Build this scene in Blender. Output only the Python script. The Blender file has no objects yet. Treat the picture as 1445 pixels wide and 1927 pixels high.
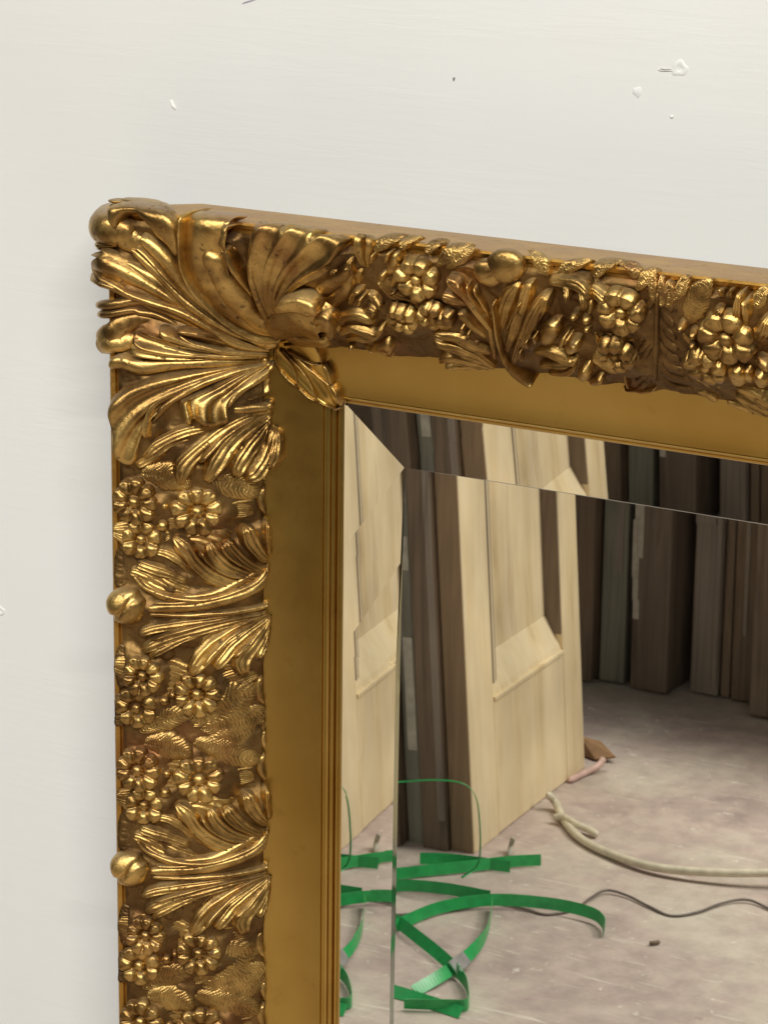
import bpy, math, random
import numpy as np
from mathutils import Vector, Matrix

SC = bpy.context.scene
COL = SC.collection
random.seed(7)
RNG = np.random.RandomState(11)

# ------------------------------------------------------------------ camera
FPX, CX, CY, PW = 5600.0, 722.5, 963.5, 1445.0
Rm = np.array([[0.86749254, -0.01156638, 0.49731571],
               [0.14550292, 0.96190756, -0.23143629],
               [-0.47569486, 0.27313014, 0.83613057]])     # rows: right, down, forward in (right, down, into wall)
CP = np.array([0.94872554, -0.46028253, -1.61814334])
def b3(v): return Vector((v[0], v[2], -v[1]))
cam_d = bpy.data.cameras.new('camera'); cam = bpy.data.objects.new('camera', cam_d); COL.objects.link(cam)
r_, d_, f_ = b3(Rm[0]), b3(Rm[1]), b3(Rm[2])
mw = Matrix((( r_.x, -d_.x, -f_.x, 0), (r_.y, -d_.y, -f_.y, 0), (r_.z, -d_.z, -f_.z, 0), (0, 0, 0, 1)))
mw.translation = b3(CP); cam.matrix_world = mw
cam_d.sensor_fit = 'HORIZONTAL'; cam_d.sensor_width = 36.0; cam_d.lens = FPX / PW * 36.0
cam_d.clip_start = 0.05; cam_d.clip_end = 100
cam_d.dof.use_dof = True; cam_d.dof.focus_distance = 1.95; cam_d.dof.aperture_fstop = 56
SC.camera = cam

# ------------------------------------------------------------------ world, lamps, exposure
FZ = -1.19                                   # floor height (mirror glass corner is the origin)
WY = 0.011                                   # wall plane
w = bpy.data.worlds.new('World'); SC.world = w; w.use_nodes = True
bg = w.node_tree.nodes['Background']; bg.inputs[0].default_value = (1.0, 0.97, 0.92, 1); bg.inputs[1].default_value = 0.055
def area(name, loc, target, sx, sy, power, col):
    l = bpy.data.lights.new(name, 'AREA'); l.shape = 'RECTANGLE'; l.size = sx; l.size_y = sy; l.energy = power; l.color = col
    o = bpy.data.objects.new(name, l); COL.objects.link(o); o.location = loc
    q = (Vector(target) - Vector(loc)).to_track_quat('-Z', 'Y'); o.rotation_euler = q.to_euler()
    return o
for lx, pw in ((0.6, 72), (2.3, 128), (-1.75, 66)):
    area('ceiling_tube_lamp', (lx, -2.92, 2.25), (lx * 0.85, -1.3, -1.0), 1.5, 0.05, pw, (1.0, 0.965, 0.905))
SC.view_settings.view_transform = 'Standard'; SC.view_settings.look = 'None'
SC.view_settings.exposure = 0.0; SC.view_settings.gamma = 1.0; SC.view_settings.use_curve_mapping = False
SC.render.engine = 'CYCLES'
SC.cycles.max_bounces = 8; SC.cycles.glossy_bounces = 6; SC.cycles.diffuse_bounces = 4
SC.cycles.use_denoising = True; SC.cycles.caustics_reflective = False; SC.cycles.caustics_refractive = False
SC.cycles.sample_clamp_indirect = 6.0

# ------------------------------------------------------------------ helpers
def new_mat(name):
    m = bpy.data.materials.new(name); m.use_nodes = True
    nt = m.node_tree; b = nt.nodes['Principled BSDF']
    return m, nt, b
def N(nt, t, **k):
    n = nt.nodes.new(t)
    for a, v in k.items():
        if a == 'i':
            for kk, vv in v.items(): n.inputs[kk].default_value = vv
        else: setattr(n, a, v)
    return n
def L(nt, a, ao, b, bi): nt.links.new(a.outputs[ao], b.inputs[bi])
def pos(nt, scale=(1, 1, 1), rot=(0, 0, 0)):
    g = N(nt, 'ShaderNodeNewGeometry'); mp = N(nt, 'ShaderNodeMapping')
    mp.inputs['Scale'].default_value = scale; mp.inputs['Rotation'].default_value = rot
    L(nt, g, 'Position', mp, 'Vector'); return mp
def noise(nt, vec, scale, detail=4, rough=0.55, dist=0.0):
    n = N(nt, 'ShaderNodeTexNoise', i={'Scale': scale, 'Detail': detail, 'Roughness': rough, 'Distortion': dist})
    if vec is not None: L(nt, vec, 0, n, 'Vector')
    return n
def ramp(nt, src, out, stops):
    r = N(nt, 'ShaderNodeValToRGB'); L(nt, src, out, r, 'Fac')
    e = r.color_ramp.elements
    while len(e) < len(stops): e.new(0.5)
    for i, (p, c) in enumerate(stops):
        e[i].position = p; e[i].color = c if len(c) == 4 else (*c, 1)
    return r
def g1(v): return (v, v, v, 1)
def mix(nt, fac, a, b, blend='MIX'):
    m = N(nt, 'ShaderNodeMix', data_type='RGBA', blend_type=blend)
    for s, idx in ((fac, 0), (a, 6), (b, 7)):
        if isinstance(s, tuple) and len(s) == 2 and hasattr(s[0], 'outputs'): L(nt, s[0], s[1], m, idx)
        elif isinstance(s, (int, float)): m.inputs[idx].default_value = s
        else: m.inputs[idx].default_value = (*s, 1) if len(s) == 3 else s
    return m
def bump(nt, b, hsrc, out, strength, dist, normal=None):
    n = N(nt, 'ShaderNodeBump', i={'Strength': strength, 'Distance': dist})
    L(nt, hsrc, out, n, 'Height')
    if normal: L(nt, normal, 0, n, 'Normal')
    L(nt, n, 0, b, 'Normal'); return n

def mesh_obj(name, verts, faces, mat, parent=None, smooth=True):
    me = bpy.data.meshes.new(name); me.from_pydata([tuple(map(float, v)) for v in verts], [], faces); me.update()
    if mat: me.materials.append(mat)
    if smooth: me.polygons.foreach_set('use_smooth', [True] * len(me.polygons))
    o = bpy.data.objects.new(name, me); COL.objects.link(o)
    if parent: o.parent = parent
    return o
def tag(o, label=None, cat=None, group=None, kind=None):
    if label: o['label'] = label
    if cat: o['category'] = cat
    if group: o['group'] = group
    if kind: o['kind'] = kind
    return o
def empty(name, loc, label, cat, group=None):
    o = bpy.data.objects.new(name, None); COL.objects.link(o); o.location = loc
    o.empty_display_size = 0.05
    bpy.context.view_layer.update()
    return tag(o, label, cat, group)
def put(o, parent):                        # parent a world-space mesh to an Empty
    o.parent = parent; o.matrix_parent_inverse = Matrix.Translation(-Vector(parent.location)); return o
def grid_faces(nr, nc, off=0, wrap=False):
    F = []
    for i in range(nr - 1):
        for j in range(nc - (0 if wrap else 1)):
            a = off + i * nc + j; b = off + i * nc + (j + 1) % nc
            F.append((a, b, b + nc, a + nc))
    return F
def box_mesh(x0, x1, y0, y1, z0, z1, bev=0.0):
    """bevelled box as verts, faces"""
    b = bev
    if b <= 0:
        V = [(x, y, z) for z in (z0, z1) for y in (y0, y1) for x in (x0, x1)]
        return V, [(0, 2, 3, 1), (4, 5, 7, 6), (0, 1, 5, 4), (2, 6, 7, 3), (0, 4, 6, 2), (1, 3, 7, 5)]
    import bmesh
    bm = bmesh.new(); bmesh.ops.create_cube(bm, size=1)
    for v in bm.verts:
        v.co = Vector(((x0 + x1) / 2 + v.co.x * (x1 - x0), (y0 + y1) / 2 + v.co.y * (y1 - y0), (z0 + z1) / 2 + v.co.z * (z1 - z0)))
    bmesh.ops.bevel(bm, geom=bm.edges[:], offset=b, segments=2, affect='EDGES', profile=0.5)
    bm.verts.index_update(); V = [tuple(v.co) for v in bm.verts]; F = [tuple(v.index for v in f.verts) for f in bm.faces]; bm.free()
    return V, F

def ray(px, py):
    d = Rm.T @ np.array([(px - CX) / FPX, (py - CY) / FPX, 1.0]); return d
def refl(px, py, z):                       # room point (real side) on height z that the flat glass shows at this place
    d = ray(px, py); t = (-z - CP[1]) / d[1]; q = CP + t * d
    return np.array([q[0], -q[2], z])
def on_wall(px, py, h):                    # point on a plane parallel to the wall, h in front of the glass plane
    d = ray(px, py); t = (-h - CP[2]) / d[2]; q = CP + t * d
    return np.array([q[0], -h, -q[1]])

# ------------------------------------------------------------------ materials
def wall_paint():
    m, nt, b = new_mat('white_wall_paint')
    p = pos(nt, (22, 22, 230), (0, math.radians(1.5), 0)); n1 = noise(nt, p, 1.0, 6, 0.6, 0.5)
    p2 = pos(nt, (1, 1, 1)); n2 = noise(nt, p2, 2.3, 3); n3 = noise(nt, pos(nt, (40, 40, 40)), 1.0, 3)
    p4 = pos(nt, (3, 3, 34), (0, math.radians(-1.0), 0)); n4 = noise(nt, p4, 1.0, 3, 0.6)
    msk = ramp(nt, n4, 0, [(0.40, g1(0.25)), (0.66, g1(1))])
    hm = mix(nt, 1.0, (n1, 0), (msk, 0), 'MULTIPLY')
    hs = mix(nt, 0.12, (hm, 2), (n3, 0))
    c = ramp(nt, n2, 0, [(0.32, (0.675, 0.69, 0.675)), (0.55, (0.71, 0.727, 0.715)), (0.75, (0.71, 0.735, 0.74))])
    pk = ramp(nt, noise(nt, pos(nt, (4, 4, 9)), 1.0, 2), 0, [(0.60, g1(0)), (0.78, g1(0.35))])
    cc = mix(nt, (pk, 0), (c, 0), (0.74, 0.72, 0.71))
    L(nt, cc, 2, b, 'Base Color'); b.inputs['Roughness'].default_value = 0.5
    bump(nt, b, hs, 2, 0.28, 0.001); return m
def gold(name, base, dark, grime, rmin, rmax, bs=0.35, dust=0.5):
    m, nt, b = new_mat(name)
    p = pos(nt)
    n1 = noise(nt, p, 38, 5, 0.6, 0.3); n2 = noise(nt, p, 210, 4, 0.6); n3 = noise(nt, p, 14, 3); n4 = noise(nt, p, 620, 3)
    f1 = ramp(nt, n1, 0, [(0.40, g1(1)), (0.64, g1(0))])
    c1 = mix(nt, (f1, 0), base, dark)
    f2 = ramp(nt, n2, 0, [(0.60, g1(0)), (0.72, g1(grime))])
    c2 = mix(nt, (f2, 0), (c1, 2), (0.10, 0.055, 0.03))
    f3 = ramp(nt, n3, 0, [(0.56, g1(0)), (0.70, g1(0.45 if grime else 0.0))]); c2 = mix(nt, (f3, 0), (c2, 2), (0.36, 0.15, 0.06))
    # settled dust on what faces up
    g = N(nt, 'ShaderNodeNewGeometry'); sx = N(nt, 'ShaderNodeSeparateXYZ'); L(nt, g, 'Normal', sx, 0)
    up = ramp(nt, sx, 2, [(0.42, g1(0)), (0.95, g1(dust))])
    du = mix(nt, 1.0, (up, 0), (ramp(nt, n1, 0, [(0.35, g1(0.35)), (0.6, g1(1))]), 0), 'MULTIPLY')
    c3 = mix(nt, (du, 2), (c2, 2), (0.20, 0.155, 0.12))
    L(nt, c3, 2, b, 'Base Color')
    mt = N(nt, 'ShaderNodeMath', operation='SUBTRACT'); mt.inputs[0].default_value = 1.0
    dm = N(nt, 'ShaderNodeMath', operation='MULTIPLY'); dm.inputs[1].default_value = 0.9; L(nt, du, 2, dm, 0); L(nt, dm, 0, mt, 1)
    L(nt, mt, 0, b, 'Metallic')
    r = N(nt, 'ShaderNodeMapRange', i={3: rmin, 4: rmax}); L(nt, n1, 0, r, 0)
    r2 = N(nt, 'ShaderNodeMath', operation='ADD'); L(nt, r, 0, r2, 0); L(nt, f2, 0, r2, 1); r3 = N(nt, 'ShaderNodeMath', operation='MINIMUM'); L(nt, r2, 0, r3, 0); r3.inputs[1].default_value = 0.75
    L(nt, r3, 0, b, 'Roughness')
    h = mix(nt, 0.35, (n2, 0), (n4, 0)); b1 = N(nt, 'ShaderNodeBump', i={'Strength': bs, 'Distance': 0.0009}); L(nt, h, 2, b1, 'Height')
    n5 = noise(nt, p, 95, 2, 0.5, 0.6); bump(nt, b, n5, 0, min(1, bs * 1.6), 0.0010, b1)
    return m
def wood(name, cols, scale, rough, grain=(60, 60, 3), bumpd=0.0008, knots=0.0):
    m, nt, b = new_mat(name)
    p = pos(nt, grain); n1 = noise(nt, p, scale, 5, 0.6, 0.6); n2 = noise(nt, pos(nt, (4, 4, 2)), 1.6, 3)
    k = len(cols); st = [(0.25 + 0.5 * i / (k - 1), cols[i]) for i in range(k)]
    c = ramp(nt, n1, 0, st)
    f = ramp(nt, n2, 0, [(0.35, g1(0.72)), (0.65, g1(1.1))])
    cc = mix(nt, 0.85, (c, 0), (f, 0), 'MULTIPLY'); L(nt, cc, 2, b, 'Base Color')
    b.inputs['Roughness'].default_value = rough
    bump(nt, b, n1, 0, 0.4, bumpd); return m
def plain(name, col, rough, spec=0.5, trans=0.0, metal=0.0):
    m, nt, b = new_mat(name); n = noise(nt, pos(nt), 60, 3)
    c = ramp(nt, n, 0, [(0.3, tuple(x * 0.82 for x in col)), (0.7, tuple(min(1, x * 1.12) for x in col))])
    L(nt, c, 0, b, 'Base Color'); b.inputs['Roughness'].default_value = rough; b.inputs['Metallic'].default_value = metal
    b.inputs['Specular IOR Level'].default_value = spec; b.inputs['Transmission Weight'].default_value = trans
    return m
M_WALL = wall_paint()
M_GOLD = gold('aged_gold_leaf', (0.64, 0.43, 0.14), (0.28, 0.165, 0.052), 0.85, 0.27, 0.50)
M_GROUND = gold('gold_ground_with_red_bole', (0.24, 0.145, 0.05), (0.13, 0.073, 0.028), 0.9, 0.42, 0.6)
def satin(nm='satin_gold_cove', q=1.0):
    m, nt, b = new_mat(nm); n1 = noise(nt, pos(nt), 9, 3); n2 = noise(nt, pos(nt), 60, 4, 0.6)
    c = ramp(nt, n1, 0, [(0.35, (0.42 * q, 0.26 * q, 0.058 * q)), (0.65, (0.49 * q, 0.325 * q, 0.085 * q))])
    c2 = mix(nt, (ramp(nt, n2, 0, [(0.62, g1(0)), (0.75, g1(0.5))]), 0), (c, 0), (0.35, 0.20, 0.05)); L(nt, c2, 2, b, 'Base Color')
    b.inputs['Metallic'].default_value = 1.0; r = N(nt, 'ShaderNodeMapRange', i={3: 0.25, 4: 0.36}); L(nt, n2, 0, r, 0); L(nt, r, 0, b, 'Roughness'); return m
M_COVE = satin()
M_SIDE = gold('brushed_gold_side', (0.56, 0.33, 0.08), (0.44, 0.24, 0.05), 0.35, 0.36, 0.5, 0.2, 0.08)
M_BEAD = satin('sight_edge_gold', 1.15)
def mirror_mat(name, col, rough, wob=0.0, wscale=40):
    m, nt, b = new_mat(name); b.inputs['Metallic'].default_value = 1.0
    b.inputs['Base Color'].default_value = (*col, 1); b.inputs['Roughness'].default_value = rough
    if wob: bump(nt, b, noise(nt, pos(nt), wscale, 2), 0, 1.0, wob)
    return m
M_MIRROR = mirror_mat('silvered_glass', (0.86, 0.87, 0.84), 0.0)
M_BEVEL = mirror_mat('silvered_bevel', (0.86, 0.87, 0.84), 0.004)
M_ARRIS = mirror_mat('ground_arris', (0.45, 0.48, 0.44), 0.03)
M_PINE = wood('stripped_pine', [(0.52, 0.38, 0.205), (0.77, 0.61, 0.36), (0.83, 0.69, 0.45), (0.62, 0.46, 0.25)], 0.6, 0.5, (30, 30, 2.2))
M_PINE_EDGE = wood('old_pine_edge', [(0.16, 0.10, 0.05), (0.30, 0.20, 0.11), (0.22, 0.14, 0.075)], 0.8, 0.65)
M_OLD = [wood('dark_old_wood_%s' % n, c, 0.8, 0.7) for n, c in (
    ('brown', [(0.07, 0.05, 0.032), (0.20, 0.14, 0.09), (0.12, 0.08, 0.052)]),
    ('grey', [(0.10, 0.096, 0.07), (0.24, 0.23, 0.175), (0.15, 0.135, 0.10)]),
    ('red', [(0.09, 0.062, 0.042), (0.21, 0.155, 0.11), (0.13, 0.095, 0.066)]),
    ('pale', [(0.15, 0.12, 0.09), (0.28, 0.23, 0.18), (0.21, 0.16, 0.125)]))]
M_CHIP = plain('old_white_paint', (0.46, 0.42, 0.34), 0.7)
M_STRAP = plain('green_strapping', (0.03, 0.37, 0.10), 0.28, 0.5)
M_CABLE = plain('cream_cable_sheath', (0.62, 0.56, 0.42), 0.5)
M_WIRE = plain('grey_thin_wire', (0.16, 0.13, 0.11), 0.5)
M_PINK = plain('pink_cable_sheath', (0.62, 0.42, 0.36), 0.5)
M_CARD = plain('brown_cardboard', (0.30, 0.17, 0.08), 0.8)
M_CLIP = plain('steel_seal', (0.6, 0.6, 0.58), 0.35, 0.5, 0, 0.8)
def floor_mat():
    m, nt, b = new_mat('worn_painted_concrete')
    n1 = noise(nt, pos(nt), 5.5, 6, 0.62, 0.4); n2 = noise(nt, pos(nt), 30, 5, 0.65)
    c = ramp(nt, n1, 0, [(0.30, (0.34, 0.26, 0.235)), (0.47, (0.48, 0.385, 0.335)), (0.57, (0.52, 0.44, 0.37)), (0.72, (0.57, 0.51, 0.42))])
    f = ramp(nt, n2, 0, [(0.35, g1(0.80)), (0.62, g1(1.05))])
    c2 = mix(nt, 0.8, (c, 0), (f, 0), 'MULTIPLY')
    prev = c2
    for rz, sc, th in ((0.5, (3, 42, 1), 0.69), (-0.6, (4, 60, 1), 0.70), (1.25, (2.5, 50, 1), 0.70), (0.1, (8, 90, 1), 0.71)):
        s = noise(nt, pos(nt, sc, (0, 0, rz)), 2.0, 5, 0.7, 0.4)
        sf = ramp(nt, s, 0, [(th - 0.06, g1(0)), (th, g1(0.75))])
        prev = mix(nt, (sf, 0), (prev, 2), (0.72, 0.67, 0.56))
    sp = ramp(nt, noise(nt, pos(nt), 55, 4, 0.7), 0, [(0.64, g1(0)), (0.70, g1(0.7))]); prev = mix(nt, (sp, 0), (prev, 2), (0.74, 0.70, 0.60))
    dk = ramp(nt, noise(nt, pos(nt), 23, 4, 0.6, 0.3), 0, [(0.70, g1(0)), (0.76, g1(0.8))]); prev = mix(nt, (dk, 0), (prev, 2), (0.28, 0.14, 0.13))
    L(nt, prev, 2, b, 'Base Color'); b.inputs['Roughness'].default_value = 0.62
    bump(nt, b, n2, 0, 0.35, 0.001); return m
M_FLOOR = floor_mat()

# ------------------------------------------------------------------ wall and floor
wall = mesh_obj('wall', [(-2.6, WY, FZ), (2.6, WY, FZ), (2.6, WY, 1.9), (-2.6, WY, 1.9)], [(0, 1, 2, 3)], M_WALL, smooth=False)
tag(wall, 'white painted wall with horizontal brush marks behind the mirror', 'wall', kind='structure')
flo = mesh_obj('floor', [(-2.6, -4.2, FZ), (2.6, -4.2, FZ), (2.6, WY, FZ), (-2.6, WY, FZ)], [(0, 1, 2, 3)], M_FLOOR, smooth=False)
tag(flo, 'worn pinkish beige painted concrete floor', 'floor', kind='structure')

# small marks on the wall: a filled screw hole, a paint run, a blob, specks
def wall_lump(name, px, py, rx, rz, hh, mat, rot=0.0, dent=0.0):
    c = on_wall(px, py, -WY); V = []; nr, nc = 9, 20
    for i in range(nr):
        r = i / (nr - 1)
        for j in range(nc):
            a = 2 * math.pi * j / nc; k = 1 + 0.12 * math.sin(3 * a + px) + 0.08 * math.sin(5 * a + py)
            x = rx * r * k * math.cos(a); z = rz * r * k * math.sin(a)
            h = hh * (1 - r * r) - dent * math.exp(-(r / 0.45) ** 2)
            if i == nr - 1: h = -0.0002
            V.append((c[0] + x * math.cos(rot) - z * math.sin(rot), c[1] - h, c[2] + x * math.sin(rot) + z * math.cos(rot)))
    return mesh_obj(name, V, grid_faces(nr, nc, 0, True), mat, wall)
wall_lump('filler_patch', 1279, 128, 0.0058, 0.0052, 0.0012, M_WALL, 0.3, 0.0014)
wall_lump('filler_ridge', 1252, 131, 0.0062, 0.0011, 0.0010, M_WALL, 0.02)
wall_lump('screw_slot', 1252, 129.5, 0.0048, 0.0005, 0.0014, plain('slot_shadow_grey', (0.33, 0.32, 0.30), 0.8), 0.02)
wall_lump('paint_blob', 1199, 172, 0.0034, 0.0034, 0.0007, M_WALL)
wall_lump('paint_speck', 1264, 219, 0.0014, 0.0012, 0.0009, M_WALL)
wall_lump('paint_run', 326, 197, 0.0042, 0.0012, 0.0014, plain('bright_white_paint', (0.86, 0.86, 0.82), 0.4), -1.05)
wall_lump('dirt_speck', 854, 148, 0.0009, 0.0015, 0.0003, plain('dark_speck', (0.2, 0.19, 0.18), 0.8), -0.2)
wall_lump('pencil_mark', 468, 2, 0.0060, 0.0007, 0.0002, plain('pencil_grey', (0.36, 0.34, 0.40), 0.8), 0.3)
wall_lump('paint_chip', 2, 1150, 0.0036, 0.0040, 0.0016, M_WALL, 0.2, 0.0018)

# ------------------------------------------------------------------ the mirror: profile of the frame (v across from the glass, h out from the glass)
mir = empty('mirror', (0.42, -0.03, FZ), 'large wall mirror in a deep gilded frame carved with leaves and flowers', 'mirror')
GW, GH = 0.86, 1.02                                                  # glass size
arc = []
a0, a1 = np.array([46.5, 28.0]), np.array([122.5, 82.5])
for i in range(25):
    t = i / 24; c = a0 + (a1 - a0) * t; nrm = np.array([-0.51, 0.86]); arc.append(tuple(c + nrm * 9.0 * 4 * t * (1 - t) * (1.25 - 0.5 * t)))
cove = []
for i in range(15):
    t = i / 14; cove.append((9.4 + (46.5 - 9.4) * t, 15.2 + (28.0 - 15.2) * t - 2.2 * 4 * t * (1 - t)))
BEAD = [(1.6, -3.0), (1.6, 2.2), (1.9, 3.6), (2.7, 4.7), (3.9, 5.0), (4.8, 4.4), (5.0, 4.0), (5.2, 7.6), (5.6, 8.6), (6.4, 8.8), (6.9, 8.2), (7.0, 12.2), (7.4, 13.6), (8.2, 14.4), (8.9, 14.2), (9.1, 13.6), (9.2, 14.6), (9.45, 15.3)]
SIDE = [(122.4, 81.9), (123.4, 80.6), (124.8, 80.6), (125.4, 82.2), (127.8, 83.4), (129.2, 82.4), (129.2, 78.0), (118.6, -10.9)]
def rail(name, prof, side, mat):
    P = np.array(prof) / 1000.0; V = []
    e0, e1 = {'left': (0.0, -GH), 'right': (0.0, -GH), 'top': (0.0, GW), 'bottom': (0.0, GW)}[side]
    n = 40
    for i in range(n + 1):
        t = i / n
        for v, h in P:
            if side == 'left': V.append((-v, -h, v + t * (-GH - 2 * v)))
            elif side == 'right': V.append((GW + v, -h, v + t * (-GH - 2 * v)))
            elif side == 'top': V.append((-v + t * (GW + 2 * v), -h, v))
            else: V.append((-v + t * (GW + 2 * v), -h, -GH - v))
    F = grid_faces(n + 1, len(P))
    if side in ('right', 'top'): pass
    else: F = [f[::-1] for f in F]
    o = mesh_obj(name, V, F, mat); put(o, mir)
    md = o.modifiers.new('edge', 'EDGE_SPLIT'); md.split_angle = math.radians(38)
    return o
for s in ('left', 'top', 'right', 'bottom'):
    rail('sight_moulding', BEAD, s, M_BEAD); rail('cove', cove, s, M_COVE)
    rail('outer_side', SIDE, s, M_SIDE)
    if s in ('right', 'bottom'): rail('carved_ground', arc, s, M_GROUND)

# ground under the ornament as a height field over (x, z), metres
_pv = np.array([p[0] for p in BEAD[10:] + cove[1:] + arc[1:]] + [129, 138, 165]) / 1000
_ph = np.array([p[1] for p in BEAD[10:] + cove[1:] + arc[1:]] + [83, 74, 20]) / 1000
_o = np.argsort(_pv, kind='stable'); _pv, _ph = _pv[_o], _ph[_o]
_vv = np.linspace(0.0, 0.165, 661); _hh = np.interp(_vv, _pv, _ph)
_k = np.exp(-np.linspace(-2, 2, 25) ** 2); _k /= _k.sum(); _hs = np.convolve(np.pad(_hh, 12, mode='edge'), _k, 'valid')
def Vof(x, z): a, b = -x, z; return 0.5 * (a + b + np.sqrt((a - b) ** 2 + 0.007 ** 2))
def G(x, z): return np.interp(Vof(x, z), _vv, _hs)
def Nrm(x, z):
    e = 0.0025; gx = (G(x + e, z) - G(x - e, z)) / (2 * e); gz = (G(x, z + e) - G(x, z - e)) / (2 * e)
    n = np.stack([-gx, -np.ones_like(gx), -gz], -1); return n / np.linalg.norm(n, axis=-1, keepdims=True)   # blender xyz, y = -h
def S3(x, z, off):                          # surface point lifted along the normal
    p = np.stack([x, -G(x, z), z], -1); return p + Nrm(x, z) * np.asarray(off)[..., None]
_T = np.linspace(1.45, 2.25, 640)
def hit(px, py, off=0.0):                   # where the eye's ray meets the lifted ground
    d = ray(px, py); q = CP[None, :] + _T[:, None] * d[None, :]
    x, z, h = q[:, 0], -q[:, 1], -q[:, 2]
    f = h - (G(x, z) + off); f[Vof(x, z) < 0.004] = 1
    s = np.where((f[:-1] > 0) & (f[1:] <= 0))[0]
    if len(s):
        i = s[0]; a = f[i] / (f[i] - f[i + 1]); return np.array([x[i] + a * (x[i + 1] - x[i]), z[i] + a * (z[i + 1] - z[i])])
    i = int(np.argmin(f)); return np.array([x[i], z[i]])
def proj(P):
    q = Rm @ (np.array([P[0], -P[2], P[1]]) - CP); return np.array([CX + FPX * q[0] / q[2], CY + FPX * q[1] / q[2]])
def catmull(P, n):
    P = np.asarray(P, float); m = len(P)
    if m == 2: t = np.linspace(0, 1, n)[:, None]; return P[0] * (1 - t) + P[1] * t
    d = np.r_[0, np.cumsum(np.linalg.norm(np.diff(P[:, :2], axis=0), axis=1) ** 0.5)]
    Q = np.vstack([2 * P[0] - P[1], P, 2 * P[-1] - P[-2]]); out = []
    for s in np.linspace(0, d[-1], n):
        i = min(max(int(np.searchsorted(d, s, 'right') - 1), 0), m - 2); u = (s - d[i]) / (d[i + 1] - d[i])
        p0, p1, p2, p3 = Q[i:i + 4]
        out.append(0.5 * ((2 * p1) + (-p0 + p2) * u + (2 * p0 - 5 * p1 + 4 * p2 - p3) * u ** 2 + (-p0 + 3 * p1 - 3 * p2 + p3) * u ** 3))
    return np.array(out)

ZOOM = {'A': (130, 340, 2.580), 'B': (180, 750, 3.010), 'C': (180, 1180, 3.010), 'D': (180, 1500, 3.010), 'E': (380, 600, 4.817),
        'F': (600, 400, 6.283), 'G': (800, 430, 6.283), 'H': (1000, 450, 6.283), 'I': (1215, 480, 6.283)}
def clampV(V):
    zc = 0.1285; k_ = np.clip((V[:, 2] - 0.02) / 0.03, 0, 1); xc = -0.1255 - 0.0185 * k_ - 0.012 * np.clip((V[:, 2] - 0.07) / 0.02, 0, 1); ax = 0.005 + 0.006 * k_
    V[:, 2] = np.where(V[:, 2] > zc, zc + 0.006 * np.tanh((V[:, 2] - zc) / 0.012), V[:, 2])
    V[:, 0] = np.where(V[:, 0] < xc, xc - ax * np.tanh((xc - V[:, 0]) / 0.012), V[:, 0])
    return V
WK, HK = 1.38, 0.78                         # overall fullness and relief of the carving
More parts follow.
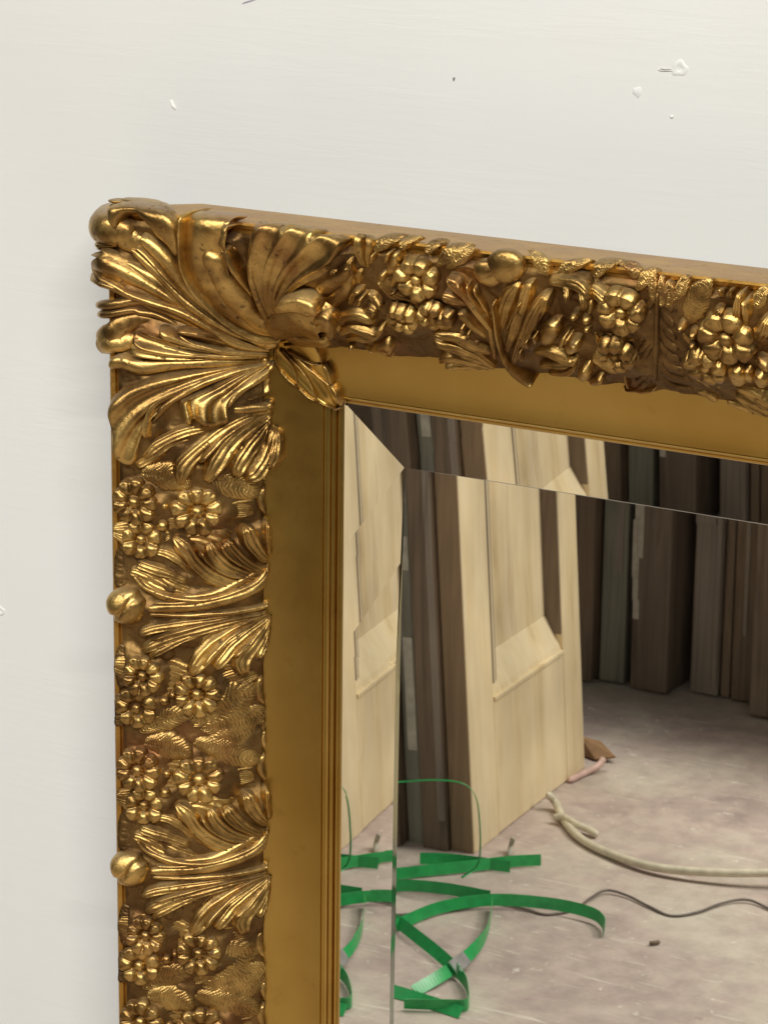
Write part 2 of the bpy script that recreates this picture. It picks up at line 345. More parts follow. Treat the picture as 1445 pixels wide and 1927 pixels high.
def lobe(zk, pts, wd, h, b=0.0, prof='round', groove=0.0, ridges=0, ramp_=0.12, root=0.45, rise=0.25, tip=0.16, nS=None, nT=11, herr=0, sharp=2.4, seed=None):
    """one finger of a leaf. pts: places along its spine, wd: half width(s), h and b: relief and lift in mm"""
    ox, oy, sc = ZOOM[zk]; h, b = h / 1000 * HK, b / 1000 * HK
    pp = [(ox + p[0] / sc, oy + p[1] / sc) for p in pts]
    m = len(pp); W = [wd] * m if not isinstance(wd, (list, tuple)) else list(np.interp(np.linspace(0, 1, m), np.linspace(0, 1, len(wd)), wd))
    sp = []
    for (x, y), ww in zip(pp, W):
        q = hit(x, y, b + 0.85 * h); sp.append([q[0], q[1], ww / sc])
    ln = sum(math.hypot(pp[i + 1][0] - pp[i][0], pp[i + 1][1] - pp[i][1]) for i in range(m - 1))
    nS = nS or int(min(64, max(12, ln / 5)))
    C = catmull(sp, nS); X, Z, Wp = C[:, 0], C[:, 1], C[:, 2]
    P = S3(X, Z, np.full(nS, b)); T = np.gradient(P, axis=0); T /= np.linalg.norm(T, axis=1, keepdims=True) + 1e-12
    Nn = Nrm(X, Z); B = np.cross(Nn, T); B /= np.linalg.norm(B, axis=1, keepdims=True) + 1e-12
    wm = np.zeros(nS)
    for i in range(nS):
        a0_ = proj(P[i]); a1_ = proj(P[i] + B[i] * 0.002); k = np.linalg.norm(a1_ - a0_) / 0.002
        wm[i] = Wp[i] * WK * (1.18 if zk in 'BD' and h > 0.0045 else 1.0) / max(k, 1700.0)
    s = np.linspace(0, 1, nS)
    cap = np.where(s > 1 - tip, np.sqrt(np.clip(1 - ((s - (1 - tip)) / tip) ** 2, 0, 1)), 1.0)
    rt = np.where(s < 0.08, np.sqrt(np.clip(1 - (1 - s / 0.08) ** 2, 0, 1)), 1.0) * 0.55 + 0.45
    wm = wm * np.maximum(cap, 0.05) * rt
    hs = (root + (1 - root) * np.clip(s / 0.5, 0, 1) + rise * np.clip((s - 0.5) / 0.35, 0, 1)) * (0.25 + 0.75 * cap)
    t = np.linspace(-1, 1, nT); t = np.sign(t) * np.abs(t) ** 0.8
    at = np.abs(t)
    if prof == 'round': pr = (1 - at ** sharp) ** 0.6
    elif prof == 'cup': pr = (0.30 + 0.70 * at ** 2.2) * np.sqrt(np.clip(1 - at ** 16, 0, 1))
    elif prof == 'ridge': pr = 0.55 * (1 - at) + 0.45 * (1 - at ** 4)
    else: pr = (1 - at ** 6) ** 0.7
    pr = pr - groove * np.exp(-(t / 0.20) ** 2) + (0.12 * np.cos(ridges * math.pi * t) * (1 - at ** 4) if ridges else 0)
    off = b + h * hs[:, None] * pr[None, :]
    rs = np.random.RandomState(int(abs(pp[0][0] * 7 + pp[-1][1] * 13)) % 99991)
    ph = rs.rand(4) * 6.28
    off = off + 0.00018 * np.sin(s[:, None] * 19 + ph[0] + 3 * t[None, :]) * (1 - at[None, :] ** 2) + 0.05 * h * np.sin(s[:, None] * 9 + ph[1]) * (1 - at[None, :] ** 2)
    if herr:
        g = np.abs(np.sin((s[:, None] * herr * 1.35 - at[None, :] * 3.4 + 0.25 * np.sin(s[:, None] * 23 + ph[0])) * math.pi)) ** 0.7
        off = off - (0.0012 + 0.10 * h) * (1 - g) * (1 - at[None, :] ** 8) - 0.12 * h * np.exp(-(t[None, :] / 0.12) ** 2)
    off[:, 0] = np.minimum(off[:, 0], b * 0.3) - 0.0016; off[:, -1] = np.minimum(off[:, -1], b * 0.3) - 0.0016
    off[-1, :] = np.minimum(off[-1, :], b * 0.3) - 0.0012; off[0, :] = off[0, :] * 0.5 - 0.001
    wav = 1 + 0.05 * np.sin(s * 15 + ph[2]) + 0.03 * np.sin(s * 31 + ph[3])
    Q = P[:, None, :] + B[:, None, :] * (wm * wav)[:, None, None] * t[None, :, None]
    V = S3(Q[..., 0], Q[..., 2], off).reshape(-1, 3)
    V = clampV(V)
    return V, grid_faces(nS, nT)
def orient(V, F):
    """wind a whole grid so that it looks away from the wall"""
    V = np.asarray(V); Fa = np.array(F); n = np.cross(V[Fa[:, 1]] - V[Fa[:, 0]], V[Fa[:, 3]] - V[Fa[:, 0]])
    return F if n[:, 1].sum() <= 0 else [f[::-1] for f in F]
def blade(zk, Le, Re, O, h, b, n, name='acanthus_leaf', nS=30, nT=61, amp=0.16, curl=0.35, mat=None, drop=0.25):
    """a whole leaf: root to tip along both edges (Le, Re), O the lobed outer outline between their ends"""
    ox, oy, sc = ZOOM[zk]; h, b = h / 1000 * HK, b / 1000 * HK
    Lc, Rc, Oc = catmull(Le, nS), catmull(Re, nS), catmull(O, nT)
    t = np.linspace(0, 1, nT); s = np.linspace(0, 1, nS) ** 0.85
    def at(C, q): return np.stack([np.interp(q, np.linspace(0, 1, len(C)), C[:, i]) for i in (0, 1)], -1)
    Ls, Rs = at(Lc, s), at(Rc, s)
    P = (1 - t)[None, :, None] * Ls[:, None] + t[None, :, None] * Rs[:, None] + (s ** 1.6)[:, None, None] * (Oc - ((1 - t)[:, None] * Oc[0] + t[:, None] * Oc[-1]))[None]
    e = 2 * t - 1; pr = (1 - np.abs(e) ** 8) ** 0.6
    hs = 0.55 + 0.45 * np.clip(s / 0.5, 0, 1) + curl * np.clip((s - 0.45) / 0.45, 0, 1) ** 1.5
    endf = np.where(s > 0.93, np.sqrt(np.clip(1 - ((s - 0.93) / 0.07) ** 2, 0, 1)), 1.0)
    ridge = np.cos(2 * math.pi * n * t)[None, :] * -1 * amp * np.clip(s * 3, 0, 1)[:, None] + 0.022 * np.cos(2 * math.pi * n * 3 * t)[None, :] * np.sin(math.pi * s)[:, None]
    belly = drop * np.sin(math.pi * np.clip(s, 0, 1))[:, None] * np.ones(nT)[None]
    off = b + h * (hs[:, None] * (0.3 + 0.7 * endf)[:, None] * pr[None, :] * (1 + ridge) - 0.5 * belly * pr[None, :])
    V = np.zeros((nS, nT, 3))
    for i in range(nS):
        for j in range(nT):
            q = hit(ox + P[i, j, 0] / sc, oy + P[i, j, 1] / sc, b + 0.75 * h)
            V[i, j, 0], V[i, j, 2] = q
    off[:, 0] = -0.0014; off[:, -1] = -0.0014; off[-1, :] = -0.0014
    V = S3(V[..., 0], V[..., 2], off).reshape(-1, 3); V = clampV(V)
    o = mesh_obj(name, V, orient(V, grid_faces(nS, nT)), mat or M_GOLD); put(o, mir); return o
def leaf(name, lobes, mat=None, mid=None):
    V, F, n = [], [], 0
    for a in lobes:
        k = dict(a[4]) if len(a) > 4 else {}
        if name == 'acanthus_leaf' and a[0] != 'A' and not k.get('ridges') and max(np.atleast_1d(a[2])) / ZOOM[a[0]][2] > 6: k.update(ridges=4, nT=19)
        v, f = lobe(a[0], a[1], a[2], a[3], **k)
        f = orient(v, f); V.append(v); F += [tuple(i + n for i in q) for q in f]; n += len(v)
    V = np.vstack(V)
    o = mesh_obj(name, V, F, mat or M_GOLD); put(o, mir); return o
def frame_at(zk, X, Y, off):
    ox, oy, sc = ZOOM[zk]; px, py = ox + X / sc, oy + Y / sc
    q = hit(px, py, off); x, z = np.array([q[0]]), np.array([q[1]])
    p = S3(x, z, np.array([off]))[0]; n = Nrm(x, z)[0]
    return p, n, px, py
def dome(zk, X, Y, R, h, off=0.002, asp=1.0, rot=0.0, name='bead', mat=None, seam=0.0, tilt=(0, 0, 0), flat=2.0, parentless=False):
    p, n, px, py = frame_at(zk, X, Y, off); n = n + np.array(tilt); n /= np.linalg.norm(n)
    u = np.cross(n, [0, 0, 1.0]); u /= np.linalg.norm(u); v = np.cross(n, u)
    u, v = u * math.cos(rot) + v * math.sin(rot), v * math.cos(rot) - u * math.sin(rot)
    r = R / ZOOM[zk][2] * 2.0 / FPX; nr, nc = 14, 28; V = []; h = h / 1000
    for i in range(nr):
        th = i / (nr - 1) * math.pi * 0.62
        for j in range(nc):
            a = 2 * math.pi * j / nc; rr = math.sin(th) if th < math.pi / 2 else 1 - 0.25 * (1 - math.sin(th)); hh = math.cos(th)
            k = 1.0
            x_, y_ = rr * math.cos(a), rr * math.sin(a)
            if seam: k = 1 - seam * math.exp(-((y_ - 0.25 * math.sin(2.6 * x_)) / 0.10) ** 2) + 0.03 * math.sin(4 * x_ + 2 * y_)
            V.append(p + (u * x_ * r * asp + v * y_ * r) * k + n * h * hh * k)
    F = grid_faces(nr, nc, 0, True); V = np.array(V); F = orient_out(V, F, p)
    o = mesh_obj(name, V, F, mat or M_GOLD); put(o, mir); return o
def orient_out(V, F, c):
    Fa = np.array(F); n = np.cross(V[Fa[:, 2]] - V[Fa[:, 0]], V[Fa[:, 3]] - V[Fa[:, 1]]); m = V[Fa].mean(1) - c
    return F if (n * m).sum() >= 0 else [f[::-1] for f in F]
def flower(zk, X, Y, R, off=6.0, petals=7, cup=0.35, h=4.2, rot=0.0, tilt=(0, 0, 0), cr=0.24):
    off /= 1000; h = min(h, 4.4) / 1000
    p, n, px, py = frame_at(zk, X, Y, off); n = n + np.array(tilt); n /= np.linalg.norm(n)
    u = np.cross(n, [0, 0, 1.0]); u /= np.linalg.norm(u); v = np.cross(n, u)
    r = (1.24 if zk in 'CD' else 1.08) * R / ZOOM[zk][2] * 2.0 / FPX; nr, nc = 15, petals * 12; V = []
    rs = np.random.RandomState(int(px * 3 + py) % 9999); jr = 1 + 0.12 * (rs.rand(petals) - 0.5); jh = 1 + 0.5 * (rs.rand(petals) - 0.5)
    for i in range(nr):
        q = i / (nr - 1)
        for j in range(nc):
            a = j / nc * petals; k = int(a) % petals; fa = a - int(a); lob = abs(math.sin(fa * math.pi))
            rim = (0.84 + 0.16 * lob ** 0.6) * jr[k]
            rr = r * q * rim
            bul = math.sin(min(1.0, max(0.0, (q - 0.18) / 0.82)) ** 0.85 * math.pi * 0.86) ** 0.75 if q > 0.18 else 0.0
            d = 0.85 * h * jh[k] * lob ** 0.5 * bul + h * cup * q
            d -= 0.22 * h * math.exp(-((fa - 0.5) / 0.16) ** 2) * math.exp(-((q - 0.86) / 0.12) ** 2)
            d -= 0.55 * h * math.exp(-((q - 0.27) / 0.10) ** 2)
            if i == nr - 1: d -= h * 0.9 + 0.5 * off; 
            an = 2 * math.pi * j / nc + rot
            V.append(p + u * rr * math.cos(an) + v * rr * math.sin(an) + n * d)
    V = np.array(V); F = orient(V, grid_faces(nr, nc, 0, True))
    o = mesh_obj('flower', V, F, M_GOLD); put(o, mir)
    # centre
    V = []; m1, m2 = 8, 16; rc = r * cr
    for i in range(m1):
        th = i / (m1 - 1) * math.pi * 0.6
        for j in range(m2):
            a = 2 * math.pi * j / m2; V.append(p + n * (rc * 0.9 * math.cos(th) + 0.05 * h) + (u * math.cos(a) + v * math.sin(a)) * rc * math.sin(th))
    V = np.array(V); c = mesh_obj('flower_centre', V, orient_out(V, grid_faces(m1, m2, 0, True), p - n * rc), M_GOLD)
    c.parent = o
    c.matrix_parent_inverse = Matrix.Identity(4)
    return o
# ------------------------------------------------------------------ carved ornament: the corner
K = dict
leaf('acanthus_leaf', [      # rolled leaf tip on the outer corner
    ('A', [(370, 320), (270, 292), (180, 245), (128, 175), (140, 105)], [24, 46, 60, 62, 46], 11, K(b=2, tip=0.28, rise=0)),
    ('A', [(450, 110), (350, 80), (260, 66), (180, 78)], [20, 24, 24, 20], 5, K(b=1, rise=0)),
    ('A', [(505, 350), (470, 270), (420, 200), (340, 150), (260, 140), (205, 175), (205, 235)], [10, 28, 42, 44, 38, 28, 16], 11, K(b=4, tip=0.12, rise=0)),
    ('A', [(470, 190), (400, 110), (320, 70), (220, 62)], [30, 34, 30, 20], 6, K(b=3)),
    ('A', [(130, 300), (95, 270), (80, 235)], 24, 9, K(b=3, tip=0.4)),
    ('A', [(190, 320), (130, 325), (92, 365), (92, 425), (140, 490), (220, 540)], [12, 18, 20, 20, 18, 12], 9, K(b=5, rise=0)),
])
# hollow leaf between the stems and the outer lip
blade('A', [(700, 690), (560, 600), (420, 490), (300, 400), (200, 340), (115, 312)], [(700, 740), (560, 690), (420, 625), (300, 575), (210, 530), (150, 480)],
      [(115, 312), (85, 345), (78, 385), (88, 425), (110, 455), (150, 480)], 8, 2, 1.5, amp=0.25, drop=0.7)
leaf('leaf_stem', [          # strands running from the corner tip to the inner root
    ('A', [(330, 250), (450, 370), (560, 520), (700, 650), (850, 728), (985, 748)], [16, 24, 26, 26, 24, 14], 10, K(b=3, tip=0.05, rise=0, root=0.8)),
    ('A', [(270, 320), (390, 440), (510, 570), (660, 690), (810, 752), (965, 765)], [16, 22, 24, 24, 22, 14], 10, K(b=3, tip=0.05, rise=0, root=0.8)),
    ('A', [(250, 395), (370, 470), (480, 560), (600, 670), (760, 765)], [14, 22, 26, 22, 14], 6, K(b=2, tip=0.1, rise=0, root=0.9)),
    ('A', [(300, 300), (420, 405), (540, 540), (680, 668), (830, 742)], [10, 12, 13, 12, 10], 12, K(b=3.4, tip=0.1, rise=0, root=0.8)),
    ('A', [(140, 420), (175, 500), (250, 552), (360, 590), (490, 636), (610, 705), (740, 788), (860, 812), (960, 790)], [12, 16, 18, 19, 20, 22, 24, 22, 14], 10, K(b=3, tip=0.06, rise=0, root=0.9)),
    ('A', [(150, 610), (260, 590), (380, 610), (500, 660), (620, 730), (700, 795)], [16, 18, 18, 16, 14, 8], 7, K(b=2, rise=0, root=1)),
    ('A', [(140, 660), (230, 640), (330, 640), (430, 665), (530, 715)], [14, 16, 16, 14, 10], 6, K(b=2, rise=0, root=1)),
])
leaf('acanthus_leaf', [      # tall leaf with a sharp rim, right of the stems
    ('A', [(990, 728), (870, 715), (745, 655), (645, 565), (575, 475), (535, 375), (533, 270), (562, 170), (622, 108)], [12, 14, 14, 13, 13, 12, 12, 12, 8], 13, K(b=4, rise=0.1, root=0.6, tip=0.06, prof='ridge')),
    ('A', [(985, 715), (880, 655), (790, 545), (720, 430), (680, 340), (665, 290)], [18, 34, 44, 46, 40, 26], 14, K(b=4, rise=0.2)),
    ('A', [(860, 540), (800, 410), (750, 320), (725, 292)], [8, 13, 15, 11], 15, K(b=4, rise=0)),
    ('A', [(890, 560), (840, 440), (800, 350), (790, 290)], [8, 16, 20, 14], 6, K(b=2)),
])
blade('A', [(985, 728), (870, 712), (745, 652), (645, 562), (575, 472), (540, 375), (540, 270), (568, 175), (622, 112)],
      [(985, 715), (900, 640), (850, 540), (820, 440), (780, 350), (735, 295)],
      [(622, 112), (660, 108), (720, 110), (790, 122), (828, 134), (812, 168), (768, 200), (790, 215), (748, 240), (720, 272), (735, 295)], 10, 3, 2, amp=0.22)
# broad smooth leaf spreading along the top rail
blade('A', [(975, 700), (905, 570), (862, 430), (852, 310), (880, 225), (918, 175)], [(1000, 650), (1020, 560), (1090, 500), (1170, 455)],
      [(918, 175), (935, 232), (990, 205), (1080, 198), (1072, 246), (1140, 218), (1212, 228), (1204, 272), (1260, 262), (1335, 288), (1305, 340), (1262, 372), (1272, 405), (1170, 455)], 10, 5, 4.5, amp=0.10, nT=81, drop=0.4)
leaf('leaf_vein', [('A', [(950, 660), (885, 500), (868, 380), (890, 260)], [8, 14, 16, 8], 6, K(b=9, rise=0)), ])
leaf('leaf_curl', [          # chipped curl and rounded lobe under the broad leaf
    ('A', [(970, 560), (1010, 535), (1080, 528), (1150, 548), (1180, 580)], [12, 24, 30, 26, 12], 13, K(b=10, root=0.8, rise=0, prof='flat')),
    ('A', [(950, 690), (1030, 650), (1120, 640), (1200, 650), (1235, 690)], [50, 74, 80, 70, 40], 13, K(b=4, root=0.8, rise=0, tip=0.25)),
    ('A', [(1150, 620), (1190, 590), (1225, 620), (1235, 670)], [14, 22, 22, 14], 8, K(b=13, rise=0)),
    ('A', [(1000, 720), (1110, 735), (1240, 715)], [20, 34, 26], 8, K(b=4)),
    ('A', [(1200, 700), (1250, 690), (1300, 650)], [30, 40, 24], 8, K(b=3)),
    ('A', [(1180, 520), (1260, 470), (1330, 430), (1360, 380)], [30, 40, 34, 18], 9, K(b=3)),
    ('A', [(1230, 600), (1300, 540), (1350, 480), (1375, 400)], [24, 34, 30, 14], 8, K(b=2)),
])
blade('A', [(885, 845), (760, 835), (650, 800), (560, 765), (500, 722), (440, 698)], [(885, 860), (700, 868), (500, 876), (380, 870), (290, 852)],
      [(440, 698), (405, 704), (408, 745), (432, 778), (370, 742), (320, 714), (285, 725), (278, 770), (310, 800), (265, 800), (268, 832), (290, 852)], 11, 3.5, 3.5, amp=0.2)
leaf('leaf_vein', [('A', [(860, 850), (650, 832), (520, 790), (450, 740)], [8, 12, 13, 8], 6, K(b=9, rise=0)), ('A', [(840, 856), (600, 852), (420, 815), (330, 770)], [8, 12, 13, 8], 6, K(b=8, rise=0))])
leaf('acanthus_leaf', [      # upper leaf on the left rail
    ('A', [(420, 690), (320, 680), (230, 710), (170, 760), (145, 800)], [20, 34, 40, 40, 26], 7, K(b=1.5)),
    ('A', [(300, 760), (240, 790), (190, 800), (150, 790)], [26, 34, 34, 24], 8, K(b=2)),
    ('A', [(680, 800), (600, 760), (520, 735), (450, 722)], [10, 16, 18, 10], 14, K(b=5)),
    ('A', [(900, 880), (700, 885), (500, 890), (330, 905), (230, 880), (185, 910)], [12, 20, 24, 30, 32, 22], 7, K(b=2.5)),
])
# hanging leaf on the left rail: broad outer half, then the lobed inner half
blade('A', [(905, 885), (700, 905), (500, 930), (330, 962), (240, 1002), (192, 1050)], [(905, 890), (710, 942), (570, 1005), (475, 1052), (415, 1105), (398, 1180), (390, 1255)],
      [(192, 1050), (186, 1130), (194, 1230), (206, 1340), (232, 1388), (282, 1390), (312, 1330), (322, 1235), (352, 1262), (390, 1255)], 9.5, 2.5, 4, amp=0.16)
blade('A', [(905, 890), (740, 942), (610, 1010), (520, 1048), (486, 1068), (492, 1120), (520, 1185)], [(905, 895), (855, 940), (795, 990), (735, 1040), (708, 1090), (702, 1140)],
      [(520, 1185), (545, 1192), (562, 1158), (592, 1182), (640, 1198), (690, 1188), (712, 1160), (702, 1140)], 11, 5, 3, amp=0.18)
leaf('leaf_vein', [('A', [(900, 888), (690, 938), (530, 1010), (410, 1095), (350, 1180)], [8, 13, 14, 14, 8], 6, K(b=8, rise=0)), ('A', [(900, 892), (790, 950), (690, 1030), (630, 1120)], [8, 14, 15, 8], 6, K(b=11, rise=0))])
leaf('leaf_hollow', [
    ('A', [(705, 1085), (760, 1030), (840, 1000), (930, 985)], [20, 40, 44, 30], 7, K(b=4, prof='cup', rise=0)),
    ('A', [(700, 1120), (790, 1112), (880, 1098), (945, 1080)], [14, 20, 18, 12], 7, K(b=6, rise=0)),
    ('A', [(740, 1148), (840, 1128), (940, 1112)], [14, 16, 12], 5, K(b=5, rise=0)),
])
dome('A', 1228, 742, 52, 8, 0.002, name='bead')
# petalled sprig lying over the mitre of the cove
blade('E', [(650, 215), (622, 330), (655, 450), (735, 540), (840, 628), (940, 712), (1040, 752), (1130, 800)], [(690, 190), (820, 168), (940, 182), (1045, 275), (1085, 390), (1150, 500), (1195, 640), (1235, 740)],
      [(1130, 800), (1180, 812), (1220, 792), (1235, 740)], 3.2, 1.2, 3, name='sprig', amp=0.12, curl=0.0, drop=0.1, nT=41, mat=M_BEAD)
for P_, w_ in (([(650, 215), (622, 330), (655, 450)], 8), ([(660, 455), (740, 545), (838, 615)], 10), ([(845, 620), (930, 700), (1020, 745)], 10), ([(1025, 740), (1090, 785), (1160, 812), (1215, 800), (1240, 735)], 10),
               ([(700, 190), (830, 168), (945, 180), (1045, 275), (1082, 385)], 8), ([(1085, 390), (1140, 470), (1165, 590)], 10), ([(1160, 590), (1205, 660), (1238, 735)], 9),
               ([(670, 230), (750, 330), (810, 450), (840, 615)], 8), ([(700, 235), (850, 400), (950, 540), (1025, 740)], 9), ([(780, 270), (930, 400), (1060, 510), (1165, 600)], 8), ([(740, 240), (860, 310), (970, 370), (1080, 390)], 8)):
    leaf('sprig_rib', [('E', P_, [w_ * 0.7, w_, w_, w_ * 0.7], 4.0, K(b=3.0, rise=0, root=0.9, tip=0.08, nT=7))])
dome('E', 545, 360, 52, 6, 0.001, name='bead')
# ------------------------------------------------------------------ first spray below the corner on the left rail
leaf('acanthus_leaf', [
    ('B', [(945, 85), (800, 112), (660, 190), (530, 300), (450, 395), (432, 500)], [14, 26, 32, 36, 38, 24], 9, K(b=3)),
    ('B', [(940, 95), (790, 155), (680, 250), (610, 360), (550, 480)], [12, 30, 40, 42, 26], 10, K(b=4, groove=0.15)),
    ('B', [(935, 118), (860, 195), (790, 280), (735, 370), (705, 455)], [12, 28, 36, 34, 22], 9, K(b=3.5)),
    ('B', [(960, 170), (920, 255), (860, 345), (800, 425), (740, 465)], [18, 40, 44, 36, 20], 11, K(b=4)),
    ('B', [(965, 180), (970, 260), (950, 340), (900, 400)], [20, 30, 36, 24], 11, K(b=4)),
    ('B', [(800, 115), (680, 180), (580, 270), (500, 370)], [9, 12, 13, 9], 14, K(b=4)),
    ('B', [(760, 120), (600, 160), (450, 200), (330, 260), (240, 340)], [14, 24, 26, 28, 20], 7, K(b=1.5)),
    ('B', [(560, 200), (420, 240), (330, 300), (250, 360), (200, 370)], [20, 30, 30, 28, 18], 6, K(b=1)),
    ('B', [(900, 140), (820, 200), (760, 270), (720, 310)], [10, 16, 16, 10], 4, K(b=5)),
])
# ------------------------------------------------------------------ repeating unit of the left rail (traced once, copied along the rail)
U = []
U.append(dome('D', 190, 398, 112, 11.5, 0.003, 1.05, 0.5, 'bud', seam=0.20))
U.append(leaf('leaf_stem', [
    ('D', [(270, 425), (500, 418), (700, 375), (850, 300), (930, 190)], [16, 20, 21, 20, 14], 7, K(b=3, rise=0, root=0.9, tip=0.06)),
    ('D', [(280, 455), (600, 458), (800, 432), (940, 392)], [8, 12, 12, 8], 6, K(b=3, rise=0, root=0.9, tip=0.06)),
    ('D', [(300, 395), (500, 392), (680, 350), (820, 285), (910, 180)], [8, 10, 11, 11, 8], 8.5, K(b=3, rise=0, root=0.9, tip=0.06)),
    ('D', [(225, 265), (320, 335), (450, 372), (620, 348), (760, 280), (880, 190)], [14, 20, 20, 18, 16, 10], 7, K(b=2.5, rise=0, root=1)),
    ('D', [(200, 240), (260, 310), (380, 362), (540, 380), (650, 355)], [8, 11, 12, 11, 8], 9, K(b=3, rise=0, root=1)),
]))
U.append(leaf('acanthus_leaf', [
    ('D', [(925, 262), (780, 300), (640, 268), (540, 190), (480, 100), (410, 30)], [12, 26, 32, 34, 36, 22], 8, K(b=2.5)),
    ('D', [(928, 245), (800, 252), (690, 208), (620, 140), (585, 60)], [12, 26, 32, 34, 22], 8.5, K(b=3)),
    ('D', [(930, 225), (840, 218), (755, 168), (700, 105), (665, 50)], [12, 24, 30, 32, 20], 9, K(b=3)),
    ('D', [(915, 160), (850, 150), (800, 95), (770, 35), (750, -25)], [14, 28, 34, 36, 24], 11, K(b=3.5)),
    ('D', [(930, 150), (905, 70), (890, 10), (880, -55)], [12, 26, 30, 18], 11, K(b=3)),
    ('D', [(500, 290), (400, 245), (300, 205), (215, 172)], [14, 22, 26, 20], 8, K(b=2)),
    ('D', [(400, 330), (330, 280), (250, 235), (190, 215)], [12, 20, 24, 18], 6, K(b=1)),
    ('D', [(520, 250), (470, 180), (400, 130), (320, 105)], [10, 18, 22, 16], 6, K(b=1.5)),
    ('D', [(800, 270), (680, 250), (580, 180), (530, 100)], [6, 9, 10, 7], 12, K(b=3)),
    ('D', [(850, 235), (750, 200), (670, 140), (630, 70)], [6, 9, 10, 7], 12, K(b=3)),
]))
U.append(leaf('acanthus_leaf', [
    ('D', [(930, 445), (700, 480), (460, 512), (310, 535), (225, 565)], [12, 18, 22, 24, 16], 7, K(b=2.5)),
    ('D', [(920, 455), (700, 508), (510, 558), (360, 602), (240, 655)], [12, 20, 26, 30, 22], 8, K(b=2.5)),
    ('D', [(700, 520), (560, 555), (440, 600), (340, 650), (285, 685)], [10, 18, 22, 22, 14], 8, K(b=2.5)),
    ('D', [(925, 460), (780, 522), (645, 610), (560, 700), (490, 790)], [12, 26, 34, 38, 26], 9, K(b=3, groove=0.18)),
    ('D', [(930, 465), (830, 530), (725, 620), (655, 700), (610, 752)], [10, 22, 28, 28, 18], 9, K(b=3)),
    ('D', [(935, 470), (870, 540), (800, 625), (745, 710), (760, 790)], [10, 24, 32, 36, 26], 10, K(b=3.5, groove=0.12)),
    ('D', [(940, 480), (900, 560), (855, 640), (825, 695)], [8, 18, 22, 14], 8, K(b=3)),
    ('D', [(942, 520), (912, 600), (888, 665)], [8, 18, 12], 8, K(b=2.5)),
    ('D', [(820, 500), (700, 570), (600, 660), (540, 740)], [5, 8, 9, 6], 13, K(b=3)),
    ('D', [(860, 520), (770, 610), (690, 690)], [5, 8, 6], 12, K(b=3)),
    ('D', [(880, 455), (640, 500), (420, 550), (280, 600)], [5, 8, 8, 6], 11, K(b=2.5)),
]))
U.append(leaf('leaf_body', [('D', [(925, 240), (800, 220), (680, 150), (560, 90), (470, 60)], [20, 70, 100, 90, 50], 6.5, K(b=1, rise=0, prof='flat', ridges=9, nT=41, nS=50))]))
U.append(leaf('leaf_body', [('D', [(930, 470), (820, 545), (700, 620), (600, 690)], [16, 60, 90, 70], 6.5, K(b=1, rise=0, prof='flat', ridges=9, nT=41, nS=50))]))
U.append(leaf('leaf_body', [('D', [(880, 455), (650, 505), (450, 560), (290, 610)], [14, 40, 56, 46], 5.5, K(b=1, rise=0, prof='flat', ridges=6, nT=31, nS=50))]))
U.append(leaf('leaf_body', [('D', [(600, 370), (450, 330), (330, 270), (230, 215)], [16, 44, 54, 40], 5.5, K(b=1, rise=0, prof='flat', ridges=6, nT=31, nS=50))]))
U.append(dome('D', 412, 655, 52, 5, 0.001, name='bud', mat=M_GROUND))
U.append(flower('D', 265, 785, 100, 6, 9, tilt=(-0.1, 0, 0)))
U.append(flower('D', 555, 885, 108, 6, 9))
U.append(flower('D', 235, 955, 100, 4.5, 7, rot=0.4))
U.append(dome('D', 395, 915, 34, 5, 0.003, name='bead'))
U.append(dome('D', 440, 880, 24, 5, 0.003, name='bead'))
for P_, w_, hh in ([(520, 1055), (640, 975), (760, 900), (890, 845)], [18, 62, 66, 20], 4), ([(240, 1085), (340, 1040), (440, 1000), (545, 985)], [14, 44, 46, 16], 4), \
                  ([(905, 965), (800, 1020), (680, 1050), (560, 1075)], [18, 60, 56, 16], 3.5), ([(905, 1030), (800, 1090), (700, 1120), (600, 1120)], [18, 50, 50, 16], 3.2):
    U.append(leaf('feathered_leaf', [('D', P_, w_, hh, K(b=3.2, herr=11, nS=110, nT=21, rise=0, root=0.9, sharp=3, tip=0.2))]))
U.append(leaf('feathered_leaf', [('C', [(245, 655), (330, 665), (420, 690), (510, 735)], [16, 52, 56, 20], 5, K(b=4, herr=11, nS=110, nT=21, rise=0, root=0.9, sharp=3, tip=0.2))]))
U.append(leaf('feathered_leaf', [('C', [(520, 650), (640, 690), (760, 730), (890, 770)], [18, 56, 60, 18], 4, K(b=3.2, herr=11, nS=110, nT=21, rise=0, root=0.9, sharp=3, tip=0.2))]))
U.append(leaf('leaf_stem', [('C', [(640, 835), (750, 815), (870, 790)], [10, 9, 7], 4, K(b=1.5, rise=0))])); U.append(leaf('leaf_stem', [('C', [(650, 415), (750, 400), (860, 375)], [10, 9, 7], 4, K(b=1.5, rise=0))]))
U.append(flower('C', 218, 812, 112, 6.5, 9, tilt=(-0.1, 0, 0)))
U.append(flower('C', 555, 862, 116, 6.5, 9, rot=0.2))
U.append(flower('C', 262, 1010, 96, 4.5, 7, rot=0.2))
U.append(dome('C', 385, 935, 36, 5, 0.003, name='bead'))
U.append(dome('C', 395, 828, 26, 4, 0.003, name='bead'))
for P_ in ([(895, 280), (872, 340), (880, 400), (915, 450)], [(915, 720), (885, 780), (895, 840), (930, 880)], [(915, 590), (900, 640), (915, 700)]):
    U.append(leaf('scalloped_edge', [('C', P_, [12, 20, 20, 10], 5, K(b=2, rise=0, root=0.9))]))
